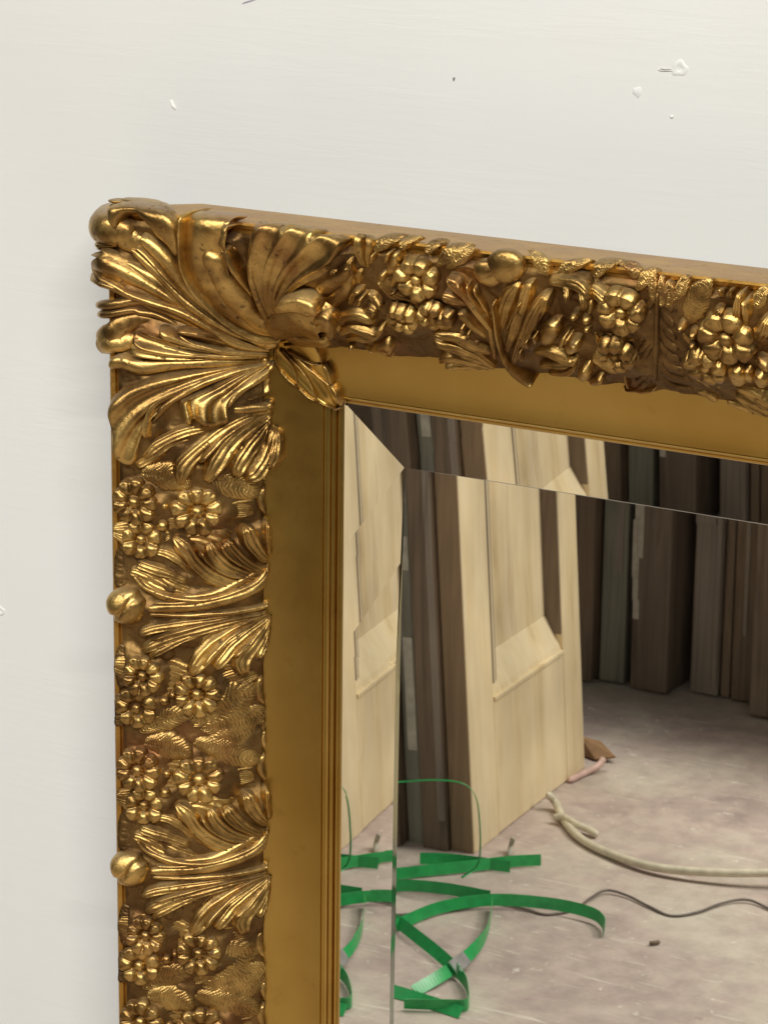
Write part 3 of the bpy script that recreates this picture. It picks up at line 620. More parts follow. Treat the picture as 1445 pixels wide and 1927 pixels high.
# undergrowth behind the flowers
for zk_, P_, w_ in (('D', [(110, 720), (300, 770), (480, 810), (650, 850)], [30, 90, 90, 30]), ('D', [(110, 930), (300, 940), (500, 925), (660, 900)], [30, 80, 80, 30]), ('C', [(110, 790), (300, 830), (480, 850), (650, 890)], [30, 96, 96, 30]),
                    ('C', [(110, 960), (280, 990), (430, 985)], [30, 70, 30]), ('C', [(620, 900), (740, 860), (880, 850)], [20, 44, 20]), ('D', [(620, 830), (760, 800), (900, 760)], [20, 50, 20])):
    U.append(leaf('leaf_body', [(zk_, P_, w_, 3.6, K(b=0.8, rise=0, root=0.9, prof='flat', ridges=9, nT=37, nS=44))]))
for P_ in ([(180, 60), (150, 200), (160, 330)], [(170, 620), (150, 720), (170, 860)], [(140, 880), (130, 980), (150, 1060)], [(640, 800), (760, 840), (870, 830)]):
    U.append(leaf('small_leaf', [('D', P_, [20, 42, 20], 4, K(b=0.3, herr=7, nS=40, nT=13))], M_GROUND))
def copy_part(o, dx, dz):
    c = o.copy(); COL.objects.link(c); c.location = (o.location.x + dx, o.location.y, o.location.z + dz)
    for ch in o.children:
        g = ch.copy(); COL.objects.link(g); g.parent = c
    return c
ka = hit(241.5, 1633, 0.012); kb = hit(231, 1136, 0.012); PER = abs(kb[1] - ka[1])
for o in list(U):
    copy_part(o, 0, PER); copy_part(o, 0, -PER * 0.985)
# ------------------------------------------------------------------ top rail ornament
leaf('acanthus_leaf', [
    ('F', [(330, 830), (355, 700), (345, 590), (370, 470)], [26, 50, 52, 26], 9, K(b=3)),
    ('F', [(500, 620), (470, 480), (465, 360), (485, 270)], [22, 48, 50, 22], 9, K(b=3, groove=0.1)),
    ('F', [(545, 640), (560, 500), (600, 370), (565, 265)], [20, 36, 38, 18], 7, K(b=2)),
    ('F', [(250, 800), (230, 700), (170, 640), (100, 620)], [26, 44, 44, 20], 8, K(b=2)),
    ('F', [(430, 860), (440, 760), (470, 680), (500, 610)], [20, 40, 40, 20], 6, K(b=2)),
])
leaf('acanthus_leaf', [
    ('F', [(120, 1300), (220, 1180), (360, 1115), (520, 1120), (660, 1190)], [26, 46, 52, 50, 24], 9, K(b=4)),
    ('F', [(140, 1330), (320, 1250), (500, 1270), (640, 1290), (720, 1200)], [24, 40, 42, 40, 18], 9, K(b=6)),
    ('F', [(220, 1420), (400, 1360), (560, 1350), (660, 1300)], [22, 44, 44, 22], 9, K(b=4)),
    ('F', [(320, 1020), (350, 930), (420, 850), (490, 830)], [18, 34, 36, 20], 8, K(b=5)),
    ('F', [(400, 1010), (450, 930), (500, 880)], [18, 32, 18], 9, K(b=6)),
    ('F', [(470, 1080), (540, 1040), (610, 1040), (660, 1080)], [22, 46, 46, 20], 9, K(b=6)),
    ('F', [(520, 900), (590, 930), (660, 990), (740, 1050)], [22, 34, 34, 18], 7, K(b=4)),
])
dome('F', 400, 1480, 40, 7, 0.003, name='bead')
leaf('leaf_curl', [('F', [(560, 1490), (640, 1460), (740, 1450), (830, 1475)], [26, 56, 66, 34], 9, K(b=5, root=0.9)), ('F', [(480, 1480), (540, 1490), (600, 1500)], [14, 22, 16], 7, K(b=4)), ('F', [(640, 1560), (760, 1590), (850, 1560)], [16, 30, 14], 5, K(b=3))])
flower('F', 1150, 735, 245, 8, 7, h=5.5, rot=0.2)
flower('F', 980, 1180, 180, 8, 7, h=5.5, rot=0.5, tilt=(0, 0, -0.25))
flower('F', 1330, 1150, 170, 9, 7, h=5.5, rot=0.1, tilt=(0, 0, -0.25))
for P_, w_ in (([(560, 560), (610, 500), (655, 440)], [14, 28, 12]), ([(740, 560), (790, 500), (840, 440)], [14, 30, 14]), ([(770, 690), (830, 620), (890, 530), (935, 430)], [20, 60, 60, 20]), ([(720, 760), (740, 700), (760, 650)], [18, 36, 16]), ([(840, 830), (870, 760), (920, 690)], [18, 40, 18]), ([(820, 930), (850, 880), (900, 850)], [16, 32, 14])):
    leaf('small_leaf', [('F', P_, w_, 8, K(b=3))])
FE = K(b=3.0, herr=10, nS=96, nT=19, rise=0, root=0.9, sharp=3, tip=0.2)
for zk, P_, w_ in (('F', [(640, 430), (760, 350), (880, 290), (1020, 235)], [20, 70, 74, 20]), ('F', [(960, 440), (1010, 350), (1100, 290), (1200, 270)], [20, 60, 56, 20]),
                   ('F', [(1250, 480), (1330, 400), (1400, 330), (1480, 280)], [20, 60, 60, 20]), ('G', [(130, 400), (250, 310), (380, 240), (530, 180)], [20, 66, 70, 20]),
                   ('G', [(240, 430), (360, 350), (470, 290), (590, 270)], [20, 60, 60, 20]), ('G', [(1180, 240), (1280, 330), (1370, 430), (1450, 530)], [20, 62, 64, 20]),
                   ('H', [(290, 420), (400, 340), (540, 300), (700, 265)], [20, 56, 56, 20]), ('H', [(740, 440), (830, 320), (960, 270), (1060, 300)], [20, 80, 84, 30]),
                   ('H', [(1000, 320), (1100, 300), (1190, 370), (1240, 470)], [24, 74, 74, 24]), ('H', [(1230, 560), (1320, 470), (1400, 400), (1480, 360)], [20, 60, 60, 20]),
                   ('I', [(480, 770), (545, 610), (645, 440), (775, 295)], [30, 110, 120, 24]), ('I', [(170, 560), (180, 460), (175, 360), (170, 250)], [20, 40, 42, 16]),
                   ('I', [(250, 560), (270, 470), (270, 380), (240, 290)], [20, 44, 44, 16]), ('I', [(330, 480), (390, 400), (440, 320), (490, 260)], [20, 54, 54, 20]),
                   ('I', [(80, 520), (70, 420), (70, 320), (90, 210)], [20, 40, 40, 16]), ('I', [(1230, 640), (1300, 540), (1370, 450), (1440, 400)], [20, 60, 60, 20])):
    leaf('feathered_leaf', [(zk, P_, w_, 4.5, FE)])
leaf('acanthus_leaf', [      # left spray of the unit
    ('G', [(770, 1190), (620, 950), (455, 700), (335, 570), (245, 475)], [16, 40, 58, 60, 26], 9, K(b=4, groove=0.12)),
    ('G', [(760, 1150), (600, 880), (460, 680), (365, 510)], [10, 22, 24, 14], 11, K(b=5)),
    ('G', [(740, 1090), (640, 920), (530, 720), (490, 555)], [12, 26, 28, 14], 9, K(b=4)),
    ('G', [(745, 1030), (680, 880), (610, 720), (570, 600)], [10, 22, 24, 14], 8, K(b=3)),
    ('G', [(460, 850), (350, 780), (250, 720), (180, 690)], [16, 48, 54, 26], 9, K(b=4)),
    ('G', [(700, 1230), (560, 1090), (450, 950), (380, 870)], [12, 34, 40, 20], 8, K(b=4)),
])
leaf('leaf_curl', [
    ('G', [(170, 1110), (200, 1010), (240, 930), (280, 890)], [40, 76, 78, 40], 10, K(b=6)),
    ('G', [(385, 1130), (410, 1060), (430, 1000)], [22, 42, 20], 10, K(b=6)),
    ('G', [(460, 1180), (480, 1130), (500, 1070)], [12, 22, 10], 9, K(b=6)),
    ('G', [(40, 1090), (60, 1010), (80, 850)], [24, 44, 24], 9, K(b=6)),
])
leaf('acanthus_leaf', [
    ('G', [(740, 1400), (540, 1300), (330, 1170), (60, 1110)], [14, 40, 46, 24], 9, K(b=4)),
    ('G', [(760, 1560), (570, 1420), (350, 1290), (40, 1190)], [14, 40, 46, 24], 9, K(b=4)),
    ('G', [(720, 1570), (470, 1480), (250, 1400), (100, 1420)], [14, 40, 44, 22], 8, K(b=4)),
    ('G', [(600, 1590), (380, 1550), (160, 1515)], [12, 26, 14], 6, K(b=3)),
])
dome('G', 620, 1270, 64, 6, 0.002, name='bud', mat=M_GROUND)
leaf('leaf_stem', [('G', [(772, 780), (790, 930), (815, 1130), (860, 1350), (950, 1530), (1080, 1640), (1215, 1705)], [16, 20, 22, 26, 28, 26, 10], 9, K(b=6, rise=0, root=1, prof='ridge', tip=0.08)),
                   ('G', [(740, 900), (745, 1100), (770, 1300), (800, 1480)], [20, 30, 34, 20], 5, K(b=3, rise=0))])
dome('G', 760, 490, 160, 6, 0.004, 1.15, 0, 'bud', seam=0.05)
dome('G', 950, 425, 185, 6, 0.004, 1.25, 0.3, 'bud_cap')
leaf('acanthus_leaf', [      # right spray
    ('G', [(840, 1200), (900, 960), (980, 760), (1100, 580)], [30, 80, 90, 40], 6, K(b=3)),
    ('G', [(900, 1420), (1020, 1120), (1130, 850), (1200, 640), (1250, 560)], [26, 64, 74, 60, 24], 8, K(b=4, groove=0.12)),
    ('G', [(960, 1500), (1130, 1180), (1280, 900), (1420, 680)], [26, 74, 84, 40], 9, K(b=5)),
    ('G', [(900, 1150), (1000, 950), (1080, 850), (1120, 760)], [8, 16, 18, 10], 10, K(b=5)),
    ('G', [(1080, 1460), (1080, 1360), (1110, 1290)], [16, 26, 14], 9, K(b=5)),
    ('G', [(1160, 1300), (1165, 1240), (1180, 1170)], [14, 28, 12], 9, K(b=6)),
    ('G', [(1260, 1260), (1265, 1190), (1280, 1120)], [16, 34, 14], 9, K(b=6)),
])
leaf('acanthus_leaf', [
    ('H', [(-60, 1000), (40, 820), (120, 690), (190, 550)], [30, 60, 64, 26], 10, K(b=5)),
    ('H', [(150, 450), (340, 450), (520, 470), (640, 530), (700, 640)], [30, 56, 60, 50, 26], 9, K(b=5)),
    ('H', [(330, 470), (400, 520), (440, 610)], [20, 40, 18], 10, K(b=6)),
    ('H', [(500, 480), (580, 560), (620, 650), (600, 720)], [20, 46, 46, 20], 10, K(b=6)),
    ('H', [(620, 520), (720, 560), (820, 600), (900, 660)], [30, 60, 56, 26], 9, K(b=5)),
    ('H', [(660, 600), (680, 680), (690, 760)], [18, 36, 18], 9, K(b=6)),
])
dome('H', 550, 820, 52, 9, 0.004, name='bead'); dome('H', 690, 870, 62, 8, 0.004, name='bead'); dome('H', 700, 965, 48, 8, 0.004, name='bead')
leaf('leaf_curl', [
    ('H', [(90, 1170), (150, 1040), (220, 940), (300, 870)], [46, 92, 96, 40], 10, K(b=5)),
    ('H', [(260, 1160), (320, 1080), (380, 980)], [16, 30, 14], 9, K(b=8)),
    ('H', [(360, 1220), (430, 1140), (520, 1080)], [36, 70, 34], 10, K(b=7)),
    ('H', [(290, 1170), (360, 1090), (430, 1030)], [20, 40, 20], 8, K(b=6)),
])
leaf('acanthus_leaf', [
    ('H', [(-40, 1260), (120, 1225), (300, 1260), (440, 1310), (500, 1270)], [26, 52, 60, 46, 18], 8, K(b=5, ridges=4, nT=17)),
    ('H', [(20, 1420), (180, 1380), (330, 1360), (440, 1340)], [22, 40, 42, 20], 8, K(b=4, ridges=3, nT=17)),
    ('H', [(130, 1520), (290, 1490), (420, 1450), (500, 1380)], [20, 40, 42, 18], 7, K(b=3)),
])
leaf('leaf_curl', [('H', [(500, 1560), (560, 1470), (620, 1380)], [30, 66, 34], 9, K(b=5)), ('H', [(620, 1610), (700, 1560), (800, 1520)], [20, 50, 26], 8, K(b=4)), ('H', [(620, 1150), (600, 1250), (560, 1330)], [30, 60, 30], 4, K(b=1))])
flower('H', 1055, 800, 250, 9, 7, h=5.5, rot=0.1)
flower('H', 980, 1290, 210, 8, 7, h=5.5, rot=0.4, tilt=(0, 0, -0.2))
for a_ in (('H', [(1060, 1400), (1075, 1540), (1110, 1680)], [16, 20, 14], 6, K(b=3, rise=0)), ('H', [(1040, 1725), (1240, 1712), (1440, 1690)], [10, 18, 12], 5, K(b=3, rise=0)), ('H', [(720, 1020), (760, 1100), (790, 1180)], [10, 14, 10], 5, K(b=4)), ('H', [(1050, 1040), (1060, 1090), (1075, 1140)], [12, 16, 12], 5, K(b=4))): leaf('leaf_stem', [a_])
for zk_, P_, w_ in (('F', [(680, 760), (950, 850), (1250, 900), (1450, 960)], [60, 190, 200, 80]), ('F', [(760, 1240), (1000, 1260), (1300, 1220)], [40, 110, 60]), ('H', [(640, 850), (850, 950), (1050, 1000), (1230, 1010)], [60, 190, 200, 80]),
                    ('H', [(700, 1350), (950, 1420), (1180, 1400)], [40, 120, 60]), ('I', [(420, 860), (700, 950), (1000, 1050), (1300, 1080)], [60, 220, 240, 90]), ('I', [(500, 1350), (750, 1400), (980, 1440)], [40, 110, 50])):
    leaf('leaf_body', [(zk_, P_, w_, 4, K(b=1, rise=0, root=0.9, prof='flat', ridges=11, nT=45, nS=44))])
# chevron leaf between two units
for sg, P_ in ((1, [[(120, 420), (230, 560), (330, 640)], [(110, 560), (230, 720), (340, 830)], [(105, 700), (240, 880), (370, 990)], [(100, 830), (240, 1000), (390, 1120)], [(95, 950), (240, 1130), (420, 1250)], [(90, 1080), (260, 1270), (480, 1350)], [(85, 1210), (280, 1400), (540, 1430)], [(80, 1340), (280, 1500), (560, 1530)]]),
               (-1, [[(115, 420), (40, 560), (-40, 640)], [(108, 560), (20, 720), (-80, 830)], [(104, 700), (0, 870), (-100, 1000)], [(100, 830), (0, 1010), (-110, 1130)], [(95, 950), (-20, 1140), (-120, 1250)], [(90, 1080), (-20, 1260), (-130, 1360)], [(85, 1210), (-30, 1380), (-140, 1460)], [(80, 1340), (-30, 1480), (-140, 1560)]])):
    leaf('feathered_leaf', [('I', q, [26, 44, 26], 4.5, K(b=1, rise=0, nT=9)) for q in P_], M_GROUND)
leaf('leaf_stem', [('I', [(120, 380), (110, 700), (98, 1000), (80, 1400)], [22, 26, 26, 22], 4, K(b=5, rise=0, root=0.9))], M_GROUND)
dome('I', 460, 765, 56, 9, 0.004, name='bead'); dome('I', 600, 850, 64, 9, 0.004, name='bead'); dome('I', 590, 970, 48, 8, 0.004, name='bead')
flower('I', 945, 915, 300, 9, 7, h=6.5, rot=0.3)
flower('I', 700, 1240, 230, 8, 7, h=5.5, rot=0.2, tilt=(0, 0, -0.2))
leaf('acanthus_leaf', [
    ('I', [(1050, 760), (1050, 640), (1080, 520), (1130, 400)], [26, 56, 56, 22], 9, K(b=6)),
    ('I', [(1140, 760), (1170, 640), (1175, 540), (1160, 460)], [20, 44, 40, 18], 9, K(b=6)),
    ('I', [(760, 780), (800, 700), (850, 600), (900, 560)], [26, 60, 60, 26], 8, K(b=4)),
    ('I', [(1260, 960), (1330, 860), (1390, 780), (1440, 640)], [40, 90, 90, 40], 10, K(b=5)),
    ('I', [(900, 480), (880, 420), (860, 380)], [16, 34, 16], 6, K(b=2)),
    ('I', [(1010, 500), (1000, 440), (1020, 380)], [16, 34, 16], 6, K(b=2)),
])
leaf('leaf_curl', [
    ('I', [(1020, 1420), (1040, 1300), (1090, 1180)], [50, 110, 50], 10, K(b=6)),
    ('I', [(1300, 1430), (1320, 1320), (1350, 1230)], [40, 84, 40], 10, K(b=7)),
    ('I', [(1180, 1400), (1180, 1300), (1190, 1200)], [30, 60, 30], 8, K(b=6)),
    ('I', [(1240, 1120), (1340, 1160), (1460, 1220)], [20, 40, 30], 8, K(b=6)),
])
leaf('acanthus_leaf', [
    ('I', [(1000, 1460), (1180, 1500), (1320, 1560), (1480, 1630)], [20, 46, 50, 30], 8, K(b=5)),
    ('I', [(980, 1560), (1150, 1620), (1300, 1660), (1480, 1700)], [20, 46, 50, 30], 8, K(b=4)),
    ('I', [(880, 1670), (1080, 1710), (1280, 1750), (1480, 1775)], [14, 34, 36, 24], 7, K(b=3)),
    ('I', [(560, 1560), (700, 1590), (840, 1640)], [14, 34, 16], 5, K(b=2)),
    ('I', [(640, 1380), (780, 1420), (900, 1500)], [30, 60, 26], 5, K(b=1)),
])

# ------------------------------------------------------------------ carved ground: the cast body that joins leaves and flowers
bpy.context.view_layer.update()
GX0, GZ0, GS = -0.150, -0.70, 0.001; NX, NZ = 900, 850
HM = np.zeros((NX, NZ))
for o in list(mir.children_recursive):
    if o.type != 'MESH' or o.name.split('.')[0] in ('sight_moulding', 'cove', 'outer_side', 'carved_ground', 'sprig', 'sprig_rib'): continue
    n = len(o.data.vertices); co = np.empty(n * 3); o.data.vertices.foreach_get('co', co); co = co.reshape(-1, 3)
    co = co + np.array((o.matrix_world @ Vector((0, 0, 0)))[:])
    x, z, hh_ = co[:, 0], co[:, 2], -co[:, 1]
    nh = -Nrm(x, z)[:, 1]; of = (hh_ - G(x, z)) * nh
    ix = ((x - GX0) / GS).astype(int); iz = ((z - GZ0) / GS).astype(int); ok = (ix >= 1) & (ix < NX - 1) & (iz >= 1) & (iz < NZ - 1)
    for dx in (-1, 0, 1):
        for dz in (-1, 0, 1): np.maximum.at(HM, (ix[ok] + dx, iz[ok] + dz), of[ok])
HM = np.clip(HM, 0, 0.016)
def blur(A, sg):
    r = int(3 * sg); k = np.exp(-np.arange(-r, r + 1) ** 2 / (2 * sg * sg)); k /= k.sum()
    A = np.apply_along_axis(lambda q: np.convolve(q, k, 'same'), 0, A); return np.apply_along_axis(lambda q: np.convolve(q, k, 'same'), 1, A)
HB = 0.62 * blur(HM, 3.2)
rr_ = np.random.RandomState(5); nz_ = blur(rr_.randn(NX, NZ), 2.2); nz_ /= nz_.std(); nz2 = blur(rr_.randn(NX, NZ), 5); nz2 /= nz2.std()
HB = HB + np.clip(0.00055 * nz_ + 0.0008 * nz2, -0.001, 0.0025)
# hatched leaf-like facets over the body, as on the cast original
gx_, gz_ = np.meshgrid(GX0 + GS * np.arange(NX), GZ0 + GS * np.arange(NZ), indexing='ij')
pts_ = []
for zz in np.arange(-0.66, 0.13, 0.019): pts_ += [(-rr_.uniform(0.050, 0.122), zz + rr_.uniform(-0.006, 0.006)) for _ in range(4)]
for xx in np.arange(-0.12, 0.72, 0.019): pts_ += [(xx + rr_.uniform(-0.006, 0.006), rr_.uniform(0.050, 0.122)) for _ in range(4)]
pts_ = np.array(pts_); th_ = rr_.choice([-1, 1], len(pts_)) * rr_.uniform(0.5, 1.1, len(pts_)) + np.where(pts_[:, 1] > -pts_[:, 0], math.pi / 2, 0)
best = np.full((NX, NZ), 9.0); idx = np.zeros((NX, NZ), int)
for k_, (a_, c_) in enumerate(pts_):
    i0_, i1_ = max(0, int((a_ - 0.04 - GX0) / GS)), min(NX, int((a_ + 0.04 - GX0) / GS)); j0_, j1_ = max(0, int((c_ - 0.04 - GZ0) / GS)), min(NZ, int((c_ + 0.04 - GZ0) / GS))
    if i1_ <= i0_ or j1_ <= j0_: continue
    sx_, sz_ = gx_[i0_:i1_, j0_:j1_], gz_[i0_:i1_, j0_:j1_]
    ca_, sa_ = math.cos(th_[k_]), math.sin(th_[k_]); lx_, lz_ = (sx_ - a_) * ca_ + (sz_ - c_) * sa_, -(sx_ - a_) * sa_ + (sz_ - c_) * ca_
    d_2 = (lx_ * 0.62) ** 2 + (lz_ * 1.25) ** 2; m_ = d_2 < best[i0_:i1_, j0_:j1_]
    best[i0_:i1_, j0_:j1_][m_] = d_2[m_]; idx[i0_:i1_, j0_:j1_][m_] = k_
tt_ = th_[idx]; lx_ = (gx_ - pts_[idx, 0]) * np.cos(tt_) + (gz_ - pts_[idx, 1]) * np.sin(tt_); lz_ = -(gx_ - pts_[idx, 0]) * np.sin(tt_) + (gz_ - pts_[idx, 1]) * np.cos(tt_)
gro = np.abs(np.sin((np.abs(lz_) * 0.8 + lx_ * 0.75) / 0.0036 * math.pi)) ** 0.7
HB = 0.9 * HB + np.where(best < 1, 0.0024 * np.clip(1 - best / 0.00022, 0, 1) ** 0.6 + 0.0008 * gro, 0) * np.clip(1 - HB / 0.0030, 0, 1)
def carved(side, ln):
    P = np.array([(np.interp(q, np.linspace(0, 1, len(arc)), [a[0] for a in arc]), np.interp(q, np.linspace(0, 1, len(arc)), [a[1] for a in arc])) for q in np.linspace(0, 1, 112)]) / 1000
    tot = GH if side == 'left' else GW; ts = np.r_[np.linspace(0, ln, int(ln / 0.0010)), np.linspace(ln + 0.02, 1.0 * tot, 12)] / tot
    v = P[:, 0][None, :]; h0 = P[:, 1][None, :]; t = ts[:, None]
    if side == 'left': x = -v + 0 * t; z = v + t * (-tot - 2 * v)
    else: x = -v + t * (tot + 2 * v); z = v + 0 * t
    ix = np.clip((x - GX0) / GS, 0, NX - 1.001); iz = np.clip((z - GZ0) / GS, 0, NZ - 1.001)
    i0, j0 = ix.astype(int), iz.astype(int); fx, fz = ix - i0, iz - j0
    i1, j1 = np.minimum(i0 + 1, NX - 1), np.minimum(j0 + 1, NZ - 1)
    of = HB[i0, j0] * (1 - fx) * (1 - fz) + HB[i1, j0] * fx * (1 - fz) + HB[i0, j1] * (1 - fx) * fz + HB[i1, j1] * fx * fz
    e_ = np.linspace(0, 1, P.shape[0]); of = of * np.clip(np.minimum(e_, 1 - e_) / 0.03, 0, 1)[None, :]
    gv = np.gradient(P[:, 1], P[:, 0])[None, :]; nn_ = np.sqrt(1 + gv ** 2)
    X = x + (of * gv / nn_ if side == 'left' else 0 * of); Z = z + (0 * of if side == 'left' else -of * gv / nn_); H = h0 + of / nn_
    V = np.stack([X, -H, Z], -1).reshape(-1, 3); F = orient(V, grid_faces(len(ts), P.shape[0]))
    put(mesh_obj('carved_ground', V, F, M_GROUND), mir)
carved('left', 0.62); carved('top', 0.60)
# ------------------------------------------------------------------ mirror glass with bevelled border
tilt = math.tan(math.radians(2.75)); BW = 0.0375
fl = []                                                              # left boundary of the flat glass, then of the bevel
def gp(px, py): q = on_wall(px, py, 0.0); return q[0], q[2]
flatL = [gp(762, 880), gp(758, 1040), gp(753, 1250), gp(747.5, 1560), gp(741.5, 1877)]
bevL = [gp(761, 880), gp(753.5, 1060), gp(744.8, 1250), gp(739.5, 1560), gp(733.8, 1877)]
xe, xb = flatL[-1][0], bevL[-1][0]
flatL += [(xe, -GH + BW)]; bevL += [(xb, -GH + BW)]
zt = flatL[0][1]; xr = GW - BW
V = [(x, 0, z) for x, z in flatL] + [(xr, 0, -GH + BW), (xr, 0, zt)]
glass = mesh_obj('mirror_glass', V, [tuple(range(len(V)))], M_MIRROR, smooth=False); put(glass, mir)
def facet(name, inner, outer, mat):
    V = list(inner) + list(outer); n = len(inner)
    o = mesh_obj(name, V, [(i, i + 1, n + i + 1, n + i) for i in range(n - 1)], mat, smooth=False); put(o, mir); return o
ho = BW * tilt; ar = 0.0001
e = 0.004
zl = [z for _, z in bevL]
facet('glass_bevel', [(x, -ar, z) for x, z in bevL], [(-e, -(-bx_[0] * 0 + ho + e * tilt), z if i else e) for i, (bx_, z) in enumerate(zip(bevL, zl))], M_BEVEL)
facet('glass_arris', [(x, 0, z) for x, z in flatL], [(x, -ar, z) for x, z in bevL], M_ARRIS)
xt = [flatL[0][0] + (xr - flatL[0][0]) * i / 12 for i in range(13)]
za = 0.0005
facet('glass_bevel', [(x if i else bevL[0][0], -ar, zt + (za if i else 0)) for i, x in enumerate(xt)], [(x if i else -e, -(ho + e * tilt), e) for i, x in enumerate(xt)], M_BEVEL)
facet('glass_arris', [(x, 0, zt) for x in xt], [(x, -ar, zt + (za if i else 0)) for i, x in enumerate(xt)], M_ARRIS)
facet('glass_bevel', [(xr, 0, zt), (xr, 0, -GH + BW)], [(GW + e, -ho, e), (GW + e, -ho, -GH - e)], M_BEVEL)
facet('glass_bevel', [(xe, 0, -GH + BW), (xr, 0, -GH + BW)], [(-e, -ho, -GH - e), (GW + e, -ho, -GH - e)], M_BEVEL)
bv, bf = box_mesh(-0.012, GW + 0.012, 0.0025, 0.0095, -GH - 0.012, 0.012)
put(mesh_obj('backing_board', bv, bf, M_OLD[0], smooth=False), mir)

# ------------------------------------------------------------------ what the mirror reflects: doors, straps and cables in the room before it
def vroom(x, yv, z): return Vector((x, -yv, z))
# stripped pine cupboard door on its end, leaning on the stack
O = vroom(-0.913, 1.931, FZ); lean = math.radians(4.0)
u = vroom(-0.019, 0.4, 0).normalized(); up = Vector((-math.sin(lean), 0, math.cos(lean))); nn = up.cross(u)
if nn.x < 0: nn = -nn
Mdoor = Matrix(((u.x, nn.x, up.x, O.x), (u.y, nn.y, up.y, O.y), (u.z, nn.z, up.z, O.z), (0, 0, 0, 1)))
def local_box(name, parent, M, a, mat, bev=0.002):
    V, F = box_mesh(*a, bev); V = [M @ Vector(v) for v in V]
    o = mesh_obj(name, V, F, mat, smooth=False); fix_normals(o); put(o, parent); return o
def fix_normals(o):
    import bmesh
    bm = bmesh.new(); bm.from_mesh(o.data); bmesh.ops.recalc_face_normals(bm, faces=bm.faces[:]); bm.to_mesh(o.data); bm.free()
pine = empty('panelled_door', O, 'stripped pale pine cupboard door with a deep recessed panel, leaning on dark doors', 'door')
T = 0.036
local_box('stile', pine, Mdoor, (0, 0.086, -T, 0, 0.0, 1.25), M_PINE)
local_box('stile', pine, Mdoor, (0.336, 0.402, -T, 0, 0.0, 1.25), M_PINE)
local_box('bottom_rail', pine, Mdoor, (0.0862, 0.3358, -T, -0.0004, 0.001, 0.208), M_PINE)
local_box('top_rail', pine, Mdoor, (0.0862, 0.3358, -T, -0.0004, 1.15, 1.249), M_PINE)
local_box('panel', pine, Mdoor, (0.0862, 0.3358, -T + 0.002, -0.028, 0.2, 1.16), M_PINE, 0.0)
V = [Mdoor @ Vector(q) for q in [(0.0866, -0.0275, 0.2085), (0.0866, -0.003, 0.2085), (0.0866, -0.006, 0.219), (0.0866, -0.0262, 0.262), (0.0866, -0.0275, 0.264),
                                 (0.3354, -0.0275, 0.2085), (0.3354, -0.003, 0.2085), (0.3354, -0.006, 0.219), (0.3354, -0.0262, 0.262), (0.3354, -0.0275, 0.264)]]
mo = mesh_obj('panel_moulding_or_shade_strip', V, [(0, 1, 6, 5), (1, 2, 7, 6), (2, 3, 8, 7), (3, 4, 9, 8), (4, 0, 5, 9), (0, 4, 3, 2, 1), (5, 6, 7, 8, 9)], M_PINE, smooth=False); fix_normals(mo); put(mo, pine)
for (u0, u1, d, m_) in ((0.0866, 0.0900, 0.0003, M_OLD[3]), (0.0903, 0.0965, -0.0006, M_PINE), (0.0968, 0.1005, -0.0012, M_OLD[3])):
    local_box('panel_moulding_or_shade_strip', pine, Mdoor, (u0, u1, -0.0272, d, 0.232, 1.15), m_, 0.0005)  # dark strips paint in the moulding's shadow lines; the pine one is moulding
local_box('panel_moulding_or_shade_strip', pine, Mdoor, (0.3335, 0.3357, -0.0278, -0.002, 0.236, 1.15), M_OLD[2], 0.0)
local_box('panel_moulding_or_shade_strip', pine, Mdoor, (0.087, 0.335, -0.02, 0.0022, 0.2055, 0.2115), M_PINE, 0.0008)
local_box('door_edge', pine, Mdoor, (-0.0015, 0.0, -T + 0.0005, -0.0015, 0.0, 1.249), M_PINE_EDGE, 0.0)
# dark doors behind it, seen on edge
for k, (off, thk, y0, mi, lab, lz) in enumerate((
        (0.0375, 0.040, -0.012, 0, 'dark brown old door standing on edge right behind the pine door', 1.75),
        (0.079, 0.026, -0.004, 1, 'grey painted old door on edge, second behind the pine door', 1.7),
        (0.107, 0.040, -0.03, 0, 'brown old door on edge, third behind the pine door', 1.8),
        (0.149, 0.036, 0.01, 2, 'reddish old door on edge, last behind the pine door', 1.7))):
    d = empty('old_door', Mdoor @ Vector((0.2, -off - thk / 2, 0)), lab, 'door', 'old doors stacked on edge')
    local_box('slab', d, Mdoor, (y0, 0.385, -off - thk, -off, 0.0, lz), M_OLD[mi], 0.003)
    if k == 0: local_box('edge_strip', d, Mdoor, (y0 - 0.002, y0 + 0.006, -off - 0.012, -off - 0.002, 0.05, lz - 0.1), M_OLD[3], 0.0)
    if k == 1:
        for z0, z1 in ((0.15, 0.32), (0.42, 0.47), (0.52, 0.95)): local_box('paint_patch', d, Mdoor, (y0 - 0.0012, y0, -off - thk * 0.7, -off - 0.003, z0, z1), M_CHIP, 0.0)
# row of dark doors standing on edge at the back
ROW = [(-1.21, -1.162, 2.66, 1.95, 2, 'dark reddish door on edge, first of the back row'), (-1.158, -1.097, 2.69, 2.0, 0, 'dark brown door on edge, second of the back row'),
       (-1.093, -1.046, 2.71, 1.98, 1, 'grey brown door on edge with a pale streak in the back row'), (-1.030, -0.962, 2.70, 2.0, 2, 'reddish brown door on edge with flaking white paint'),
       (-0.936, -0.886, 2.735, 1.96, 3, 'brown door on edge with a sunk panel and lighter corner'), (-0.883, -0.866, 2.74, 1.9, 0, 'thin dark board between two doors of the back row'),
       (-0.862, -0.812, 2.735, 2.0, 0, 'dark door on edge with a narrow grey streak'), (-0.806, -0.735, 2.68, 2.0, 2, 'broad brown door on edge standing forward of the back row'),
       (-0.728, -0.68, 2.71, 1.97, 0, 'dark brown door on edge near the end of the back row'), (-0.675, -0.62, 2.70, 2.0, 3, 'pale brown door on edge, last of the back row')]
